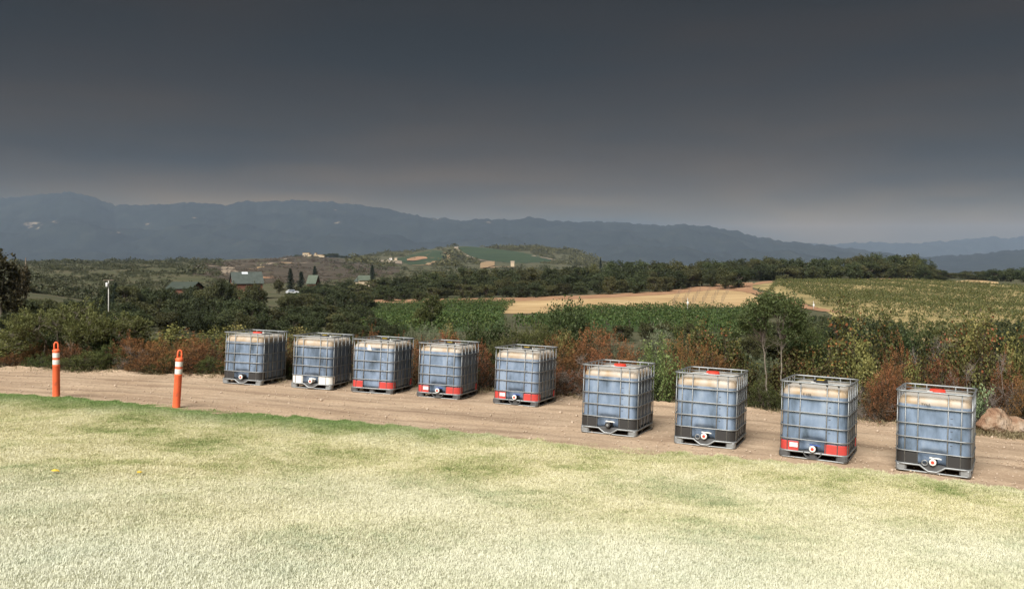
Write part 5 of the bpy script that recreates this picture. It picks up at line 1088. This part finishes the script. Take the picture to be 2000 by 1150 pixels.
# ---------------------------------------------------------------- houses, poles and far structures
redwall_m = noise_mat('red_siding', [(.3,(.12,.055,.037)),(.7,(.18,.085,.058))], 1.2, stretch=(1,1,6)); roof_m = noise_mat('green_roof', [(.3,(.055,.068,.06)),(.7,(.085,.10,.09))], .8); trim_m = M('white_trim', (.72,.72,.70), .6); glass_m = M('window_glass', (.03,.04,.05), .15); cream_m = noise_mat('cream_stucco', [(.3,(.42,.33,.22)),(.7,(.54,.44,.31))], .6)
sky_m = M('skylight', (.62,.66,.70), .2)
def house(px, d, row_eave, row_ridge, ln, wd, rot, label, name, wallm, roofm, wins=(), skylight=False, gwin=False):
    """gabled house, ridge along local x; rows give eaves and ridge heights"""
    g = ground(px, d); ze = row_z(row_eave, d)-g[2]; zr = row_z(row_ridge, d)-g[2]
    root = link(name, None, loc=tuple(g)); root.rotation_euler.z = rot; hl, hw = ln/2, wd/2
    wm = MB(); wm.add([(-hl,-hw,-2),(hl,-hw,-2),(hl,hw,-2),(-hl,hw,-2),(-hl,-hw,ze),(hl,-hw,ze),(hl,hw,ze),(-hl,hw,ze),(-hl,0,zr-.15),(hl,0,zr-.15)], [(0,1,5,4),(2,3,7,6),(3,0,4,8,7),(1,2,6,9,5),(0,3,2,1)]); wm.build('wall', wallm, root)
    ov = .5; k = (zr-ze)/hw; rf = MB()
    for s in (-1, 1):
        a_ = [(-hl-ov, 0, zr), (hl+ov, 0, zr), (hl+ov, s*(hw+ov), ze-k*ov), (-hl-ov, s*(hw+ov), ze-k*ov)]; rf.add(a_+[(p[0],p[1],p[2]+.22) for p in a_], [(0,1,2,3),(7,6,5,4),(0,4,5,1),(1,5,6,2),(2,6,7,3),(3,7,4,0)])
    ro = rf.build('roof', roofm, root)
    if skylight:
        f = lambda t: (-(hw)*t, zr-(zr-ze)*t+.30); (y0, z0), (y1, z1) = f(.04), f(.22); MB().add([(-1.6,y0,z0),(.4,y0,z0),(.4,y1,z1),(-1.6,y1,z1),(-1.6,y0,z0-.2),(.4,y0,z0-.2),(.4,y1,z1-.2),(-1.6,y1,z1-.2)], [(0,3,2,1),(4,5,6,7),(0,1,5,4),(1,2,6,5),(2,3,7,6),(3,0,4,7)]).build('skylight', sky_m, ro)
    for (x0, x1, z0, z1) in wins:
        w_ = MB().box(x0-.12, x1+.12, -hw-.09, -hw+.02, z0-.12, z1+.12).build('window', trim_m, root); MB().box(x0, x1, -hw-.13, -hw-.05, z0, z1).build('pane', glass_m, w_)
    if gwin:
        w_ = MB().box(-hl-.09, -hl+.02, -1.0, .8, ze-.2, ze+1.5).build('window', trim_m, root); MB().box(-hl-.13, -hl-.05, -.85, -.15, ze-.05, ze+1.35).build('pane', glass_m, w_); MB().box(-hl-.13, -hl-.05, -.05, .65, ze-.05, ze+1.35).build('pane', glass_m, w_)
    return tag(root, label, 'house')
house(481, 300, 551.5, 532, 9.5, 8.5, .45, 'large red walled house with green roof and skylight above the trees', 'green_roofed_house', redwall_m, roof_m, [(.0+i*1.15,.85+i*1.15,1.55,2.7) for i in range(-1, 4)], True, True)
house(612, 430, 551, 538, 4.5, 4, -.3, 'small red hut with pale green roof left of the cottage', 'small_hut', redwall_m, noise_mat('pale_green_roof', [(.3,(.08,.10,.075)),(.7,(.11,.13,.10))], .8), [(.2,1.4,1.0,2.2)])
house(711, 430, 546, 538.5, 5.0, 4, .25, 'far cream cottage with green gabled roof beside the conifer', 'cottage', cream_m, noise_mat('cottage_roof', [(.3,(.075,.095,.07)),(.7,(.105,.125,.095))], .8), [(-1.2,.0,.7,1.9),(.8,1.9,.7,1.9)])
house(704, 436, 548, 541, 4.5, 3.5, -.9, 'low cottage wing with dark green gable beside the far cottage', 'cottage', cream_m, roof_m)
house(362, 250, 562, 551.5, 7, 7, -.1, 'low house with dark green roof half hidden by oaks', 'half_hidden_house', redwall_m, noise_mat('moss_roof', [(.3,(.04,.052,.042)),(.7,(.06,.072,.058))], .8))
# hilltop villa: stacked stucco blocks
vg = ground(600, 1760); villa = link('hilltop_villa', None, loc=tuple(vg)); pm = 1760/F
for (a0, a1, r0, r1, dy) in ((-9,4,494,503,0),(2,9,497,504,-3),(14,17,494.5,502,2),(13,30,497.5,503,-2),(28,34,499,505,-4)):
    MB().box(a0*pm, a1*pm, dy, dy+9, row_z(r1+4, 1760)-vg[2], row_z(r0, 1760)-vg[2]).build('wall', cream_m, villa)
    MB().box(a0*pm-.6, a1*pm+.6, dy-.6, dy+9.6, row_z(r0, 1760)-vg[2], row_z(r0-.6, 1760)-vg[2]).build('roof', ochre_m, villa)
for k in range(4): MB().box((-7+k*3)*pm, (-5.4+k*3)*pm, -.3, .2, row_z(500, 1760)-vg[2], row_z(497, 1760)-vg[2]).build('window', glass_m, villa)
tag(villa, 'ochre stucco villa on the hilltop left of the far hill', 'villa')
for px, top, w in ((580,496,12),(588,497,10),(609,498,9),(618,499,10)): tree('oak', px, top, w, 1740, 'tiny dark tree crowding the hilltop villa', 'trees at the villa')
belt([(625,496),(640,493),(655,492),(670,498),(690,503)], 12, 1900, 2000, 13, 'tiny dark tree on the ridge right of the villa', 'trees right of the villa', ('oak',), 1)
belt([(335,508),(345,504),(360,505),(375,507),(400,509),(430,508),(455,508)], 14, 1250, 1350, 10, 'tiny dark tree on the plateau skyline', 'trees on the plateau skyline', ('oak',), 1.5)
belt([(60,507),(90,506),(120,508),(210,509),(250,509),(300,508)], 12, 1500, 1600, 7, 'tiny dark tree far out on the plateau', 'trees far out on the plateau', ('oak','conifer'), 1.5)
def far_box(px, d, r0, r1, wpx, label, mat, name='far_building', roof=None):
    g = ground(px, d); pm = d/F; o = link(name, None, loc=(g[0], d, g[2])); w = wpx*pm/2; zt, zb = row_z(r0, d)-g[2], min(-.5, row_z(r1, d)-g[2])
    MB().box(-w, w, 0, w*1.6, zb, zt).build('wall', mat, o); k = (zt-zb)*.35; MB().add([(-w*1.1,-w*.1,zt),(w*1.1,-w*.1,zt),(w*1.1,w*1.7,zt),(-w*1.1,w*1.7,zt),(-w*1.1,w*.8,zt+k),(w*1.1,w*.8,zt+k)], [(0,1,5,4),(2,3,4,5),(1,2,5),(3,0,4),(0,3,2,1)]).build('roof', roof or pale_m, o)
    return tag(o, label, 'building')
far_box(557, 1380, 506.5, 510, 6, 'small yellow building on the crest left of the villa', ochre_m)
far_box(763, 1950, 504.5, 508, 5, 'white container at the building site by the hill', trim_m)
far_box(787, 1850, 512, 517, 12, 'blue and white site building at the left foot of the hill', trim_m, roof=bluep_m)
far_box(773, 1900, 505, 509, 5, 'second pale block at the building site by the hill', cream_m)
for i, px in enumerate((1008,1013,1018,1023)): tag(far_box(px, 2480, 493.3, 496, 2.6, 'tiny pale tank in the line on the hill face', trim_m, 'far_tank'), group='pale tanks on the hill')
far_box(1064, 2560, 485.5, 488, 8, 'tiny pale house high on the right of the hill', cream_m)
far_box(1001, 1500, 513, 518, 7, 'tiny grey shed at the foot of the hill vineyard', cream_m)
# poles
pole_m = noise_mat('pale_pole', [(.3,(.42,.41,.38)),(.7,(.58,.56,.52))], 3)
def pole(px, d, top, label, kind):
    g = ground(px, d); h = row_z(top, d)-g[2]; root = link('utility_pole', None, loc=tuple(g)); s = d/F
    MB().tube([(0,0,-.5),(0,0,h)], [max(.08, s*.5), max(.06, s*.4)], 8).build('post', pole_m if kind != 'dark' else wood_m, root, True)
    if kind == 'box': MB().lathe([(.15,0),(.18,.05),(.18,.55),(.14,.62)], 12, (-.15,-.2,h-.9)).build('transformer', trim_m, root, True, 40); MB().box(-.75,.75,-.06,.06,h+.02,h+.12).build('cross_arm', wood_m, root)
    elif kind == 'arm': MB().box(-.5,.5,-.05,.05,h-.4,h-.28).build('cross_arm', wood_m, root); MB().box(-.18,.18,-.12,.0,h-1.2,h-.7).build('sign', trim_m, root)
    return tag(root, label, 'pole')
pole(212, 128, 548, 'pale utility pole with white transformer standing among the oaks', 'box'); pole(50, 130, 503, 'bare weathered pole beside the tall bronze tree', 'dark')
pole(1343, 185, 582, 'thin dark pole at the edge of the straw field', 'arm'); pole(1589, 215, 588, 'thin grey post at the corner of the sloping vineyard', 'arm')
# parked car below the conifer
carw_m = M('white_car_paint', (.62,.64,.66), .3); car_b = M('car_glass', (.06,.09,.15), .1); tyre_m = M('tyre', (.02,.02,.02), .8)
def car(px, d, row, rot, label):
    z = row_z(row, d); root = link('parked_car', None, loc=((px-1000)/F*d, d, z)); root.rotation_euler.z = rot
    MB().prism([(-2.1,.35),(2.1,.35),(2.15,.75),(1.9,.92),(1.0,.98),(.55,1.45),(-1.2,1.48),(-1.9,1.0),(-2.15,.9)], -.85, .85).build('body', carw_m, root)
    MB().prism([(.95,.98),(.52,1.38),(-1.15,1.40),(-1.7,1.02)], -.87, .87).build('windows', car_b, root)
    for x in (-1.3, 1.3):
        for s in (-1, 1): MB().lathe([(.33,-.1),(.34,0),(.33,.1)], 16, (x, s*.8, .34), 'y').build('wheel', tyre_m, root, True, 40)
    return tag(root, label, 'car')
car(571, 300, 574, .4, 'white car parked below the tall conifer')

# ---------------------------------------------------------------- haze over the valley
hz = M('haze'); t_, Nn, Ln, b_ = nodes(hz); t_.nodes.remove(b_)
pv = Nn('ShaderNodeVolumePrincipled'); pv.inputs['Color'].default_value = (.60,.76,1.0,1); pv.inputs['Density'].default_value = 4.0e-5; pv.inputs['Anisotropy'].default_value = 0.0
for nme in ('Density Attribute', 'Color Attribute', 'Temperature Attribute'):
    if nme in pv.inputs: pv.inputs[nme].default_value = ''
Ln(pv.outputs[0], t_.nodes['Material Output'].inputs['Volume'])
try: hz.cycles.homogeneous_volume = True
except Exception: pass
ho = MB().box(-26000, 26000, -400, 20500, -160, 775).build('haze', hz); tag(ho, 'blue haze in the air over the valley', 'haze', kind='stuff')
